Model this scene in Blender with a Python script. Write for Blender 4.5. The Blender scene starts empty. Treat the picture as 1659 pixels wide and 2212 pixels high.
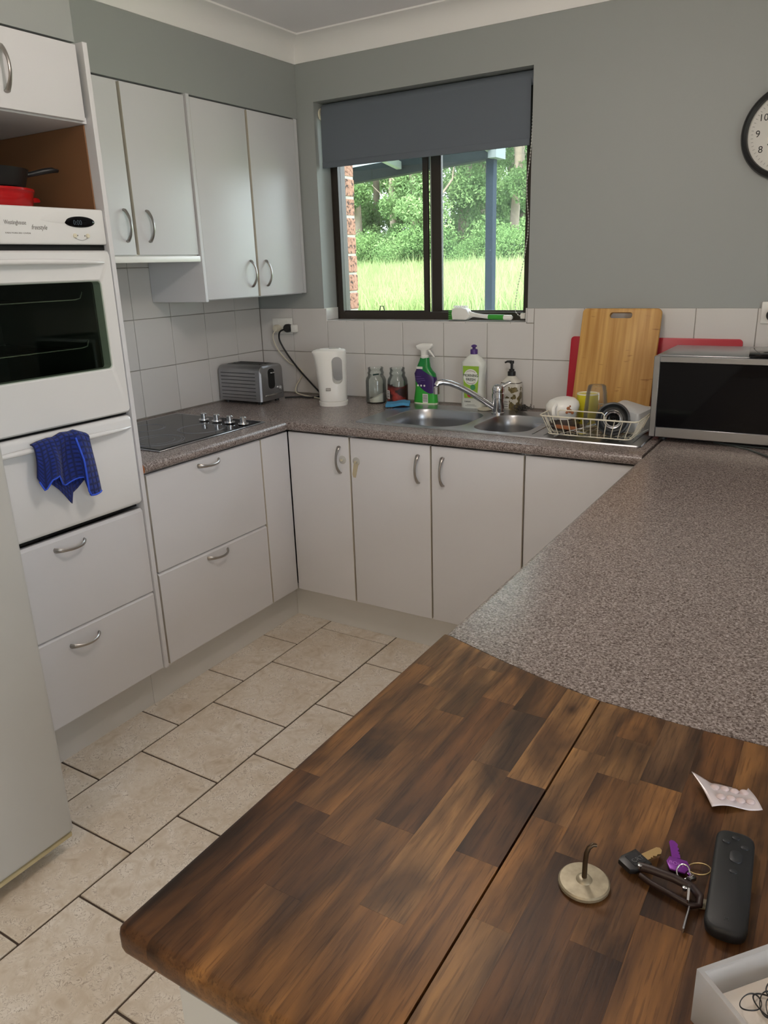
import bpy, bmesh, math, random
import numpy as np
from mathutils import Vector, Matrix, noise as mnoise
random.seed(7)
rng = np.random.default_rng(7)
C = bpy.context.scene
COL = C.collection

# ------------------------------------------------------------------ camera
W, H, F = 1659, 2212, 1645.3
yaw, pitch, roll = 0.5554, -0.3118, -0.0329
fwd = Vector((-math.sin(yaw)*math.cos(pitch), math.cos(yaw)*math.cos(pitch), math.sin(pitch)))
rt = Vector((math.cos(yaw), math.sin(yaw), 0)); up = rt.cross(fwd)
r2 = rt*math.cos(roll)+up*math.sin(roll); u2 = -rt*math.sin(roll)+up*math.cos(roll)
cd = bpy.data.cameras.new('camera'); cam = bpy.data.objects.new('camera', cd); COL.objects.link(cam)
M = Matrix((r2, u2, -fwd)).transposed().to_4x4(); M.translation = Vector((2.5821, -3.0419, 1.4911))
cam.matrix_world = M
cd.sensor_fit = 'VERTICAL'; cd.sensor_height = 36; cd.lens = 36*F/H
cd.clip_start = .05; cd.clip_end = 300
C.camera = cam

# ------------------------------------------------------------------ world, sun, lamps, exposure
world = bpy.data.worlds.new('sky'); C.world = world; world.use_nodes = True
wb = world.node_tree.nodes['Background']
wb.inputs['Color'].default_value = (.82, .91, 1.0, 1); wb.inputs['Strength'].default_value = 8.0
sd = bpy.data.lights.new('sun', 'SUN'); sd.energy = 9.5; sd.angle = math.radians(14); sd.color = (1, .96, .88)
sun = bpy.data.objects.new('sun', sd); COL.objects.link(sun)
sun.rotation_euler = Vector((-.35, .75, -1.1)).to_track_quat('-Z', 'Y').to_euler()
def area(name, loc, size, power, color, direction=(0, 0, -1), size_y=None, portal=False):
    l = bpy.data.lights.new(name, 'AREA'); l.energy = power; l.color = color; l.size = size
    if size_y: l.shape = 'RECTANGLE'; l.size_y = size_y
    l.cycles.is_portal = portal
    o = bpy.data.objects.new(name, l); COL.objects.link(o); o.location = loc
    o.rotation_euler = Vector(direction).to_track_quat('-Z', 'Y').to_euler(); return o
# daylight enters by the kitchen window and the dining-side sliding door (portals only guide sampling)
area('window_portal', (.906, .33, 1.60), 1.0, 1, (1, 1, 1), (0, -1, 0), .70, True)
area('door_portal', (4.72, -3.75, 1.1), 1.6, 1, (1, 1, 1), (-1, 0, 0), 2.1, True)
# ceiling lamps: one in the kitchen just above the frame, warm ones in the dining room behind the camera
kl = bpy.data.lights.new('kitchen_lamp', 'POINT'); kl.energy = 17; kl.color = (1, .90, .80); kl.shadow_soft_size = .09
klo = bpy.data.objects.new('kitchen_lamp', kl); COL.objects.link(klo); klo.location = (1.80, -1.60, 2.20)
area('dining_lamp', (2.0, -4.5, 2.36), .5, 16, (1, .74, .50))
area('living_lamp', (3.6, -5.0, 2.36), .5, 14, (1, .86, .70))
vs = C.view_settings
vs.view_transform = 'Standard'; vs.look = 'None'; vs.gamma = 1; vs.use_curve_mapping = False
vs.exposure = 0.0
C.cycles.max_bounces = 16; C.cycles.diffuse_bounces = 8; C.cycles.transparent_max_bounces = 16

# ------------------------------------------------------------------ materials
def nodes(name):
    m = bpy.data.materials.new(name); m.use_nodes = True
    nt = m.node_tree; return m, nt, nt.nodes['Principled BSDF']
def N(nt, typ, **k):
    n = nt.nodes.new(typ)
    for a, v in k.items():
        if a.startswith('i_'):
            key = a[2:]; key = int(key) if key.isdigit() else key.replace('_', ' ')
            n.inputs[key].default_value = v
        else: setattr(n, a, v)
    return n
def rgb(c): return (*c, 1) if len(c) == 3 else c
def S(h):
    h = h.lstrip('#'); v = [int(h[i:i+2], 16)/255 for i in (0, 2, 4)]
    return tuple(x/12.92 if x <= .04045 else ((x+.055)/1.055)**2.4 for x in v)
def plain(name, col, rough=.5, metal=0, bump=0, bscale=200, vary=0, vscale=6, **k):
    m, nt, b = nodes(name)
    b.inputs['Base Color'].default_value = rgb(col); b.inputs['Roughness'].default_value = rough; b.inputs['Metallic'].default_value = metal
    for a, v in k.items(): b.inputs[a.replace('_', ' ')].default_value = v
    tc = N(nt, 'ShaderNodeTexCoord')
    if vary:
        n = N(nt, 'ShaderNodeTexNoise', i_Scale=vscale, i_Detail=5.); nt.links.new(tc.outputs['Object'], n.inputs['Vector'])
        mx = N(nt, 'ShaderNodeMix', data_type='RGBA', i_6=rgb([c*(1-vary) for c in col]), i_7=rgb([min(1, c*(1+vary)) for c in col]))
        nt.links.new(n.outputs[0], mx.inputs[0]); nt.links.new(mx.outputs[2], b.inputs['Base Color'])
    if bump:
        n = N(nt, 'ShaderNodeTexNoise', i_Scale=bscale, i_Detail=3.); nt.links.new(tc.outputs['Object'], n.inputs['Vector'])
        bp = N(nt, 'ShaderNodeBump', i_Strength=bump, i_Distance=.002); nt.links.new(n.outputs[0], bp.inputs['Height']); nt.links.new(bp.outputs[0], b.inputs['Normal'])
    return m
def ramp(nt, stops):
    r = N(nt, 'ShaderNodeValToRGB'); e = r.color_ramp.elements
    while len(e) < len(stops): e.new(.5)
    for i, (p, c) in enumerate(stops): e[i].position = p; e[i].color = rgb(c)
    return r
def thinglass(name, tint=(.96, .98, .97), refl=1., dirt=0, dirtcol=(.75, .82, .9), spots=False):
    m, nt, b = nodes(name); out = nt.nodes['Material Output']; nt.nodes.remove(b)
    tr = N(nt, 'ShaderNodeBsdfTransparent', i_Color=rgb(tint)); gl = N(nt, 'ShaderNodeBsdfGlossy', i_Roughness=.02)
    fr = N(nt, 'ShaderNodeFresnel', i_IOR=1.45); mu = N(nt, 'ShaderNodeMath', operation='MULTIPLY', i_1=refl, use_clamp=True)
    nt.links.new(fr.outputs[0], mu.inputs[0]); mx = N(nt, 'ShaderNodeMixShader')
    nt.links.new(mu.outputs[0], mx.inputs[0]); nt.links.new(tr.outputs[0], mx.inputs[1]); nt.links.new(gl.outputs[0], mx.inputs[2])
    last = mx
    if dirt:
        df = N(nt, 'ShaderNodeBsdfDiffuse', i_Color=rgb(dirtcol)); tl = N(nt, 'ShaderNodeBsdfTranslucent', i_Color=rgb(dirtcol)); ad = N(nt, 'ShaderNodeMixShader', i_0=.6)
        nt.links.new(df.outputs[0], ad.inputs[1]); nt.links.new(tl.outputs[0], ad.inputs[2])
        m2 = N(nt, 'ShaderNodeMixShader', i_0=dirt)
        if spots:
            tc = N(nt, 'ShaderNodeTexCoord'); vo = N(nt, 'ShaderNodeTexVoronoi', i_Scale=55.); no = N(nt, 'ShaderNodeTexNoise', i_Scale=5., i_Detail=4.)
            nt.links.new(tc.outputs['Object'], vo.inputs['Vector']); nt.links.new(tc.outputs['Object'], no.inputs['Vector'])
            lt = N(nt, 'ShaderNodeMath', operation='LESS_THAN', i_1=.13); nt.links.new(vo.outputs['Distance'], lt.inputs[0])
            gt = N(nt, 'ShaderNodeMath', operation='GREATER_THAN', i_1=.56); nt.links.new(no.outputs[0], gt.inputs[0])
            a = N(nt, 'ShaderNodeMath', operation='MULTIPLY'); nt.links.new(lt.outputs[0], a.inputs[0]); nt.links.new(gt.outputs[0], a.inputs[1])
            c = N(nt, 'ShaderNodeMath', operation='MULTIPLY_ADD', i_1=.10, i_2=dirt); nt.links.new(a.outputs[0], c.inputs[0]); nt.links.new(c.outputs[0], m2.inputs[0])
        nt.links.new(mx.outputs[0], m2.inputs[1]); nt.links.new(ad.outputs[0], m2.inputs[2]); last = m2
    nt.links.new(last.outputs[0], out.inputs[0]); return m

MT = {}
MT['wall'] = plain('grey_wall_paint', S('9ea2a0'), .55, bump=.06, bscale=120)
MT['ceil'] = plain('ceiling_paint', S('f3f0f3'), .7)
MT['offwhite'] = plain('bounce_wall_paint', S('e6e1d8'), .6)  # unseen dining-side walls, made paler to bounce more light into the room
MT['cornice'] = plain('cornice_paint', S('f2f0ef'), .6)
MT['cab'] = plain('cabinet_laminate', S('d4d4d7'), .42, vary=.02, vscale=3)
MT['edge'] = plain('cabinet_edging', S('c6bfb2'), .4)
MT['kick'] = plain('kickboard_grey', S('d2d1ce'), .42, vary=.03, vscale=3)
MT['oven'] = plain('oven_enamel', S('e0e0e0'), .22, Coat_Weight=.3)
MT['whiteplastic'] = plain('white_plastic', S('ecebe6'), .28)
MT['cream'] = plain('cream_plastic', S('d9d2bd'), .35)
MT['tile'] = plain('glazed_wall_tile', S('d5d2cf'), .16, bump=.25, bscale=9, vary=.02, vscale=4)
MT['grout'] = plain('wall_grout', S('9a958d'), .8)
MT['floorgrout'] = plain('floor_grout', S('4a3d33'), .85)
MT['steel'] = plain('brushed_steel', (.44, .45, .47), .30, 1, bump=.03, bscale=300)
MT['darksteel'] = plain('toaster_steel', (.36, .36, .37), .36, 1, vary=.15, vscale=14)
MT['chrome'] = plain('chrome', (.72, .73, .75), .12, 1)
MT['nickel'] = plain('satin_nickel', (.42, .40, .38), .34, 1)
MT['black'] = plain('black_plastic', (.012, .012, .013), .4)
MT['blackgloss'] = plain('black_gloss', (.004, .004, .005), .05, Specular_IOR_Level=.18)
MT['dark'] = plain('dark_void', (.006, .006, .006), .8)
MT['bronze'] = plain('bronze_aluminium', S('3a332d'), .38, .25)
MT['blind'] = plain('blind_fabric', S('666d76'), .85, bump=.1, bscale=600)
MT['glass'] = thinglass('window_glass')
MT['glassdirty'] = thinglass('dusty_window_glass', dirt=.014, spots=True)
MT['jarglass'] = thinglass('jar_glass', (.965, .985, .975), .8, .03, (.8, .85, .85))
MT['clearglass'] = thinglass('drinking_glass', (.97, .97, .97), .6, .03, (.9, .9, .9))
MT['ovenglass'] = thinglass('oven_glass', (.70, .76, .70), .3)
MT['clearplastic'] = thinglass('clear_plastic', (.97, .97, .98), .8, .30, (1, 1, 1))
MT['timberbrown'] = plain('chipboard_core', S('a86b45'), .7, bump=.4, bscale=300)
MT['nichewood'] = plain('niche_beige', S('835d40'), .5)
MT['green'] = plain('green_plastic', S('3fa43a'), .35)
MT['purple'] = plain('purple_plastic', S('4a2a78'), .35)
MT['red'] = plain('red_enamel', S('b3181c'), .15)
MT['redboard'] = plain('red_plastic_board', S('b5132c'), .38)
MT['paperwhite'] = plain('printed_white', S('e6e4de'), .6)
MT['ink'] = plain('printed_ink', S('2a2a2a'), .6)
MT['greyink'] = plain('grey_ink', S('6f6a66'), .6)
MT['inkgreen'] = plain('printed_dark_green', S('1f3b2c'), .6)

def bench_mat():
    m, nt, b = nodes('speckled_laminate'); tc = N(nt, 'ShaderNodeTexCoord')
    n1 = N(nt, 'ShaderNodeTexNoise', i_Scale=260., i_Detail=2.5, i_Distortion=.8); n2 = N(nt, 'ShaderNodeTexNoise', i_Scale=95., i_Detail=2.)
    for n in (n1, n2): nt.links.new(tc.outputs['Object'], n.inputs['Vector'])
    r = ramp(nt, [(.34, S('51453f')), (.47, S('7f736e')), (.57, S('9b908c')), (.68, S('b4aaa6'))]); nt.links.new(n1.outputs[0], r.inputs[0])
    r2_ = ramp(nt, [(.35, (.62, .60, .60)), (.6, (1, 1, 1))]); nt.links.new(n2.outputs[0], r2_.inputs[0])
    mx = N(nt, 'ShaderNodeMix', data_type='RGBA', blend_type='MULTIPLY', i_0=.55); nt.links.new(r.outputs[0], mx.inputs[6]); nt.links.new(r2_.outputs[0], mx.inputs[7])
    nt.links.new(mx.outputs[2], b.inputs['Base Color']); b.inputs['Roughness'].default_value = .27
    bp = N(nt, 'ShaderNodeBump', i_Strength=.08, i_Distance=.001); nt.links.new(n1.outputs[0], bp.inputs['Height']); nt.links.new(bp.outputs[0], b.inputs['Normal'])
    return m
MT['bench'] = bench_mat()
def floor_mat():
    m, nt, b = nodes('stone_look_tile'); tc = N(nt, 'ShaderNodeNewGeometry'); oi = N(nt, 'ShaderNodeObjectInfo')
    off = N(nt, 'ShaderNodeVectorMath', operation='MULTIPLY_ADD'); off.inputs[1].default_value = (1, 1, 1)
    cb = N(nt, 'ShaderNodeCombineXYZ'); mm = N(nt, 'ShaderNodeMath', operation='MULTIPLY', i_1=37.)
    nt.links.new(oi.outputs['Random'], mm.inputs[0]); nt.links.new(mm.outputs[0], cb.inputs[2]); nt.links.new(tc.outputs['Position'], off.inputs[0]); nt.links.new(cb.outputs[0], off.inputs[2])
    n1 = N(nt, 'ShaderNodeTexNoise', i_Scale=16., i_Detail=7., i_Distortion=1.6); n2 = N(nt, 'ShaderNodeTexNoise', i_Scale=5., i_Detail=3.); n3 = N(nt, 'ShaderNodeTexNoise', i_Scale=42., i_Detail=5., i_Distortion=2.2)
    for n in (n1, n2, n3): nt.links.new(off.outputs[0], n.inputs['Vector'])
    r = ramp(nt, [(.28, S('c8bba9')), (.48, S('dcd3c6')), (.66, S('e6dfd5'))]); nt.links.new(n1.outputs[0], r.inputs[0])
    v = ramp(nt, [(.47, (1, 1, 1)), (.5, S('8f7a66')), (.53, (1, 1, 1))]); nt.links.new(n3.outputs[0], v.inputs[0])
    vm = ramp(nt, [(.43, (0, 0, 0)), (.60, (.8, .8, .8))]); nt.links.new(n1.outputs[0], vm.inputs[0])
    mx = N(nt, 'ShaderNodeMix', data_type='RGBA', blend_type='MULTIPLY'); nt.links.new(vm.outputs[0], mx.inputs[0]); nt.links.new(r.outputs[0], mx.inputs[6]); nt.links.new(v.outputs[0], mx.inputs[7])
    r3 = ramp(nt, [(.3, S('d8c9b2')), (.62, (1, 1, 1))]); nt.links.new(n2.outputs[0], r3.inputs[0])
    m3 = N(nt, 'ShaderNodeMix', data_type='RGBA', blend_type='MULTIPLY', i_0=.4); nt.links.new(mx.outputs[2], m3.inputs[6]); nt.links.new(r3.outputs[0], m3.inputs[7])
    nt.links.new(m3.outputs[2], b.inputs['Base Color']); b.inputs['Roughness'].default_value = .38
    bp = N(nt, 'ShaderNodeBump', i_Strength=.35, i_Distance=.004); nt.links.new(n1.outputs[0], bp.inputs['Height']); nt.links.new(bp.outputs[0], b.inputs['Normal'])
    return m
MT['floortile'] = floor_mat()
def wood_mat():
    m, nt, b = nodes('oiled_hardwood'); g = N(nt, 'ShaderNodeNewGeometry'); oi = N(nt, 'ShaderNodeObjectInfo')
    cb = N(nt, 'ShaderNodeCombineXYZ'); mm = N(nt, 'ShaderNodeMath', operation='MULTIPLY', i_1=9.)
    nt.links.new(oi.outputs['Random'], mm.inputs[0]); nt.links.new(mm.outputs[0], cb.inputs[0]); nt.links.new(mm.outputs[0], cb.inputs[2])
    ad = N(nt, 'ShaderNodeVectorMath', operation='ADD'); nt.links.new(g.outputs['Position'], ad.inputs[0]); nt.links.new(cb.outputs[0], ad.inputs[1])
    def streak(sx, sy, scale, det, dist):
        v = N(nt, 'ShaderNodeVectorMath', operation='MULTIPLY'); v.inputs[1].default_value = (sx, sy, sx); nt.links.new(ad.outputs[0], v.inputs[0])
        n = N(nt, 'ShaderNodeTexNoise', i_Scale=scale, i_Detail=det, i_Distortion=dist); nt.links.new(v.outputs[0], n.inputs['Vector']); return n
    n1 = streak(1, .07, 60., 6., .6); n2 = streak(1, .14, 24., 5., 1.0); n3 = streak(1, .05, 420., 3., 0); big = streak(1, .38, 11., 4., 1.0)
    base = N(nt, 'ShaderNodeMix', data_type='RGBA', blend_type='MULTIPLY', i_0=1.); nt.links.new(oi.outputs['Color'], base.inputs[6])
    r1 = ramp(nt, [(.28, (.50, .46, .44)), (.45, (.86, .84, .82)), (.7, (1.25, 1.22, 1.15))]); nt.links.new(n1.outputs[0], r1.inputs[0]); nt.links.new(r1.outputs[0], base.inputs[7])
    b2 = N(nt, 'ShaderNodeMix', data_type='RGBA', blend_type='MULTIPLY', i_0=.85); r2_ = ramp(nt, [(.33, (.50, .43, .40)), (.5, (1, .97, .95)), (.68, (1.5, 1.42, 1.25))]); nt.links.new(n2.outputs[0], r2_.inputs[0])
    nt.links.new(base.outputs[2], b2.inputs[6]); nt.links.new(r2_.outputs[0], b2.inputs[7])
    b3 = N(nt, 'ShaderNodeMix', data_type='RGBA', blend_type='MULTIPLY', i_0=.6); r3 = ramp(nt, [(.36, (.45, .42, .4)), (.46, (1, 1, 1))]); nt.links.new(n3.outputs[0], r3.inputs[0])
    nt.links.new(b2.outputs[2], b3.inputs[6]); nt.links.new(r3.outputs[0], b3.inputs[7])
    b4 = N(nt, 'ShaderNodeMix', data_type='RGBA', blend_type='MULTIPLY', i_0=.8); r4 = ramp(nt, [(.36, (.26, .22, .21)), (.49, (.95, .93, .92)), (.64, (1.55, 1.5, 1.35))]); nt.links.new(big.outputs[0], r4.inputs[0])
    nt.links.new(b3.outputs[2], b4.inputs[6]); nt.links.new(r4.outputs[0], b4.inputs[7]); vo = N(nt, 'ShaderNodeTexVoronoi', i_Scale=1.); vs_ = N(nt, 'ShaderNodeVectorMath', operation='MULTIPLY'); vs_.inputs[1].default_value = (9, 5, 0); nt.links.new(g.outputs['Position'], vs_.inputs[0]); nt.links.new(vs_.outputs[0], vo.inputs['Vector'])
    kn = ramp(nt, [(.0, (.16, .12, .1)), (.035, (.3, .24, .2)), (.075, (.8, .76, .74)), (.11, (1, 1, 1))]); nt.links.new(vo.outputs['Distance'], kn.inputs[0])
    b5 = N(nt, 'ShaderNodeMix', data_type='RGBA', blend_type='MULTIPLY', i_0=1.); nt.links.new(b4.outputs[2], b5.inputs[6]); nt.links.new(kn.outputs[0], b5.inputs[7]); nt.links.new(b5.outputs[2], b.inputs['Base Color'])
    b.inputs['Roughness'].default_value = .46; b.inputs['Specular IOR Level'].default_value = .32
    bp = N(nt, 'ShaderNodeBump', i_Strength=.15, i_Distance=.001); nt.links.new(n3.outputs[0], bp.inputs['Height']); nt.links.new(bp.outputs[0], b.inputs['Normal'])
    return m
MT['wood'] = wood_mat()

# ------------------------------------------------------------------ helpers
def mark(o, **k):
    for a, v in k.items():
        if v is not None: o[a] = v
    return o
def thing(name, label, cat, loc=(0, 0, 0), rotz=0, group=None, rot=None):
    o = bpy.data.objects.new(name, None); COL.objects.link(o); o.location = loc
    o.rotation_euler = rot if rot else (0, 0, rotz); o.empty_display_size = .05
    return mark(o, label=label, category=cat, group=group)
def rootmat(p):
    while p.parent: p = p.parent
    return Matrix.Translation(p.location) @ p.rotation_euler.to_matrix().to_4x4()
class B:
    """collects shapes in one bmesh"""
    def __init__(s): s.bm = bmesh.new()
    def _new(s, fn):
        n = len(s.bm.verts); fn(); s.bm.verts.ensure_lookup_table(); return s.bm.verts[n:]
    def box(s, x0, x1, y0, y1, z0, z1, bev=0, seg=1, rot=None, only=None):
        t = bmesh.new(); bmesh.ops.create_cube(t, size=1)
        for v in t.verts: v.co = Vector(((x0+x1)/2+v.co.x*(x1-x0), (y0+y1)/2+v.co.y*(y1-y0), (z0+z1)/2+v.co.z*(z1-z0)))
        if bev:
            ed = [e for e in t.edges if only is None or only((e.verts[0].co+e.verts[1].co)/2)]
            bmesh.ops.bevel(t, geom=ed, offset=bev, segments=seg, profile=.5, affect='EDGES')
        if rot: bmesh.ops.transform(t, matrix=rot, verts=t.verts)
        return s.merge(t)
    def merge(s, t):
        me = bpy.data.meshes.new('t'); t.to_mesh(me); t.free(); s.bm.from_mesh(me); bpy.data.meshes.remove(me); return s
    def tube(s, pts, r, n=8, caps=True, flat=None, closed=False):
        pts = [Vector(p) for p in pts]; rs = r if isinstance(r, (list, tuple)) else [r]*len(pts); rings = []
        L = len(pts); nrm = None
        for i, p in enumerate(pts):
            a = pts[(i-1) % L] if closed or i else p; b_ = pts[(i+1) % L] if closed or i < L-1 else p
            t = (b_-a).normalized()
            if nrm is None:
                nrm = t.orthogonal().normalized() if flat is None else (Vector(flat)-t*t.dot(Vector(flat))).normalized()
            else: nrm = (nrm-t*t.dot(nrm)).normalized()
            bn = t.cross(nrm); ri = rs[i]; ra, rb = ri if isinstance(ri, (tuple, list)) else (ri, ri)
            rings.append([s.bm.verts.new(p+nrm*ra*math.cos(2*math.pi*k/n)+bn*rb*math.sin(2*math.pi*k/n)) for k in range(n)])
        for i in range(L if closed else L-1):
            A, D = rings[i], rings[(i+1) % L]
            for k in range(n): s.bm.faces.new((A[k], A[(k+1) % n], D[(k+1) % n], D[k]))
        if caps and not closed:
            s.bm.faces.new(rings[0][::-1]); s.bm.faces.new(rings[-1])
        return s
    def loft(s, rings, caps=(True, True)):
        R = [[s.bm.verts.new(p) for p in r] for r in rings]
        for A, D in zip(R, R[1:]):
            n = len(A)
            for k in range(n): s.bm.faces.new((A[k], A[(k+1) % n], D[(k+1) % n], D[k]))
        if caps[0]: s.bm.faces.new(R[0][::-1])
        if caps[1]: s.bm.faces.new(R[-1])
        return s
    def lathe(s, prof, c=(0, 0, 0), n=24, caps=(True, True), axis='z'):
        def P(r, z, a):
            x, y = r*math.cos(a), r*math.sin(a)
            v = {'z': (x, y, z), 'y': (x, z, y), 'x': (z, x, y)}[axis]
            return Vector(c)+Vector(v)
        return s.loft([[P(r, z, (1 if axis == 'z' else 1)*2*math.pi*k/n) for k in range(n)] for r, z in prof], caps)
    def prism(s, poly, axis, a, b_, bev=0):
        def P(u, v, w): return {'x': (w, u, v), 'y': (u, w, v), 'z': (u, v, w)}[axis]
        t = bmesh.new(); A = [t.verts.new(P(u, v, a)) for u, v in poly]; D = [t.verts.new(P(u, v, b_)) for u, v in poly]
        t.faces.new(A[::-1]); t.faces.new(D); n = len(A)
        side = [t.faces.new((A[k], A[(k+1) % n], D[(k+1) % n], D[k])) for k in range(n)]
        bmesh.ops.recalc_face_normals(t, faces=t.faces)
        if bev:
            ed = [e for e in t.edges if (e.verts[0] in A) == (e.verts[1] in A)]
            bmesh.ops.bevel(t, geom=ed, offset=bev, segments=2, profile=.5, affect='EDGES')
        return s.merge(t)
    def ball(s, c, r, seg=12, sc=(1, 1, 1)):
        t = bmesh.new(); bmesh.ops.create_uvsphere(t, u_segments=seg, v_segments=max(6, seg//2), radius=r)
        for v in t.verts: v.co = Vector((v.co.x*sc[0], v.co.y*sc[1], v.co.z*sc[2]))+Vector(c)
        return s.merge(t)
    def move(s, m):
        bmesh.ops.transform(s.bm, matrix=m, verts=s.bm.verts); return s
    def mesh(s, name, mat, smooth=40):
        bmesh.ops.recalc_face_normals(s.bm, faces=s.bm.faces)
        me = bpy.data.meshes.new(name); s.bm.to_mesh(me); s.bm.free()
        for m in (mat if isinstance(mat, (list, tuple)) else [mat]): me.materials.append(m)
        if smooth:
            me.polygons.foreach_set('use_smooth', [True]*len(me.polygons)); me.set_sharp_from_angle(angle=math.radians(smooth))
        return me
    def obj(s, name, mat, parent=None, world=False, smooth=40, **k):
        me = s.mesh(name, mat, smooth)
        if world and parent: me.transform(rootmat(parent).inverted())
        return link(name, me, parent, **k)
def link(name, me, parent=None, **k):
    o = bpy.data.objects.new(name, me); COL.objects.link(o); o.parent = parent; return mark(o, **k)
def rrect(w, h, r, n=5, cx=0, cy=0):
    pts = []
    for sx, sy, a0 in ((1, 1, 0), (-1, 1, 90), (-1, -1, 180), (1, -1, 270)):
        for k in range(n+1):
            a = math.radians(a0+90*k/n); pts.append((cx+sx*(w/2-r)+r*math.cos(a), cy+sy*(h/2-r)+r*math.sin(a)))
    return pts
def ell(cx, cy, z, a, b_, n=24, p=2.0):
    out = []
    for k in range(n):
        t = 2*math.pi*k/n; c, s_ = math.cos(t), math.sin(t)
        out.append(Vector((cx+a*math.copysign(abs(c)**(2/p), c), cy+b_*math.copysign(abs(s_)**(2/p), s_), z)))
    return out
def text(body, size, loc, rot, mat, parent, name='printed_text', align='CENTER', ext=.0002, sx=1, shear=0):
    cu = bpy.data.curves.new(name, 'FONT'); cu.body = body; cu.size = size; cu.align_x = align; cu.align_y = 'CENTER'; cu.extrude = ext; cu.shear = shear; cu.resolution_u = 3
    o = bpy.data.objects.new('tmp', cu); COL.objects.link(o)
    me = bpy.data.meshes.new_from_object(o.evaluated_get(_dg()))
    bpy.data.objects.remove(o); bpy.data.curves.remove(cu); me.materials.clear(); me.materials.append(mat); me.name = name
    q = link(name, me, parent); q.location = loc; q.rotation_euler = rot; q.scale = (sx, 1, 1); return q
def _dg(): return bpy.context.evaluated_depsgraph_get()
def carve(me, cutter):
    o = bpy.data.objects.new('tmp', me); c = bpy.data.objects.new('tmp', cutter)
    for q in (o, c): COL.objects.link(q)
    m = o.modifiers.new('b', 'BOOLEAN'); m.object = c; m.solver = 'EXACT'; m.operation = 'DIFFERENCE'
    r = bpy.data.meshes.new_from_object(o.evaluated_get(_dg())); bpy.data.objects.remove(o); bpy.data.objects.remove(c)
    r.polygons.foreach_set('use_smooth', [True]*len(r.polygons)); r.set_sharp_from_angle(angle=math.radians(50)); return r
def dup(root, label=None, group=None):
    r = root.copy(); COL.objects.link(r)
    if label: r['label'] = label
    for ch in root.children:
        c = ch.copy(); COL.objects.link(c); c.parent = r
        for g in ch.children:
            d = g.copy(); COL.objects.link(d); d.parent = c
    return r
RX = (math.pi/2, 0, 0)                 # text facing -y
RYX = (math.pi/2, 0, math.pi/2)        # text facing +x
def structure(name, b, mat, **k): return b.obj(name, mat, kind='structure', **k)

# ------------------------------------------------------------------ setting: shell of the room
XM, YM, HC = 4.7, -5.8, 2.434
xw1, xw2, zs, zh = .398, 1.4144, 1.2557, 2.187
fl = structure('floor', B().box(-.2, XM, YM, .0, -.06, -.004), MT['floorgrout'])
tw, tx0, ty = .3365, .7464, .3368
tm = B().box(-tw/2+.003, tw/2-.003, -ty/2+.003, ty/2-.003, -.012, 0, .0016, 1).mesh('floor_tile', MT['floortile'])
for i in range(-2, 8):
    yo = (-.6363 if i % 2 == 0 else -.8050)
    for j in range(-2, 9):
        y1 = yo-j*ty
        if y1 > .2 or y1 < -4.2: continue
        x0 = tx0+i*tw
        if y1 > -.35 and x0 < .3: continue
        o = link('floor_tile', tm, fl); o.location = (x0+tw/2, y1-ty/2, random.uniform(-.0006, .0004))
bk = B()
bk.box(-.15, xw1, 0, .11, 0, HC+.1).box(xw2, XM+.1, 0, .11, 0, HC+.1).box(xw1, xw2, 0, .11, 0, zs-.012).box(xw1, xw2, 0, .11, zh, HC+.1)
wall_back = structure('wall_back', bk, MT['wall'], smooth=0)
wall_left = structure('wall_left', B().box(-.15, 0, YM, 0, 0, HC+.1), MT['wall'], smooth=0)
structure('wall_bulkhead', B().box(.0005, .306, -1.3935, -.0005, 2.1295, HC+.05), MT['wall'], smooth=0)
structure('wall_tower', B().box(.0005, .60, YM, -1.405, 2.1135, HC+.05), MT['wall'], smooth=0)
structure('wall_right', B().box(XM, XM+.12, YM, -4.55, 0, HC+.1).box(XM, XM+.12, -2.95, 0, 0, HC+.1).box(XM, XM+.12, -4.55, -2.95, 2.1, HC+.1), MT['offwhite'], smooth=0)
structure('wall_front', B().box(-.15, XM+.12, YM-.12, YM, 0, HC+.1), MT['offwhite'], smooth=0)
structure('ceiling', B().box(-.2, XM+.2, YM-.2, .17, HC, HC+.15), MT['ceil'], smooth=0)
def cornice(name, p0, p1, inward, miter0=0, miter1=0):
    p0, p1, d = Vector(p0), Vector(p1), Vector(inward); t = (p1-p0).normalized(); c = .09; prof = [(0, -c), (.006, -c)]
    for k in range(7):
        a = math.pi/2*k/6; prof.append((c-.004-(c-.012)*math.cos(a), -.008-(c-.014)*(1-math.sin(a))))
    prof += [(c, -.006), (c, 0), (0, 0)]
    rings = []
    for p, m in ((p0, miter0), (p1, miter1)):
        rings.append([p+d*u+Vector((0, 0, v))+t*m*u for u, v in prof])
    structure(name, B().loft(rings), MT['cornice'], smooth=35)
z = HC
cornice('trim_1', (.306, -.0, z), (XM, 0, z), (0, -1, 0), 1, -1)
cornice('trim_2', (.306, -1.405, z), (.306, 0, z), (1, 0, 0), 0, -1)
cornice('trim_3', (.60, YM, z), (.60, -1.405, z), (1, 0, 0), 0, 1)
cornice('trim_4', (.306, -1.405, z), (.60, -1.405, z), (0, 1, 0), 1, 1)

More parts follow.
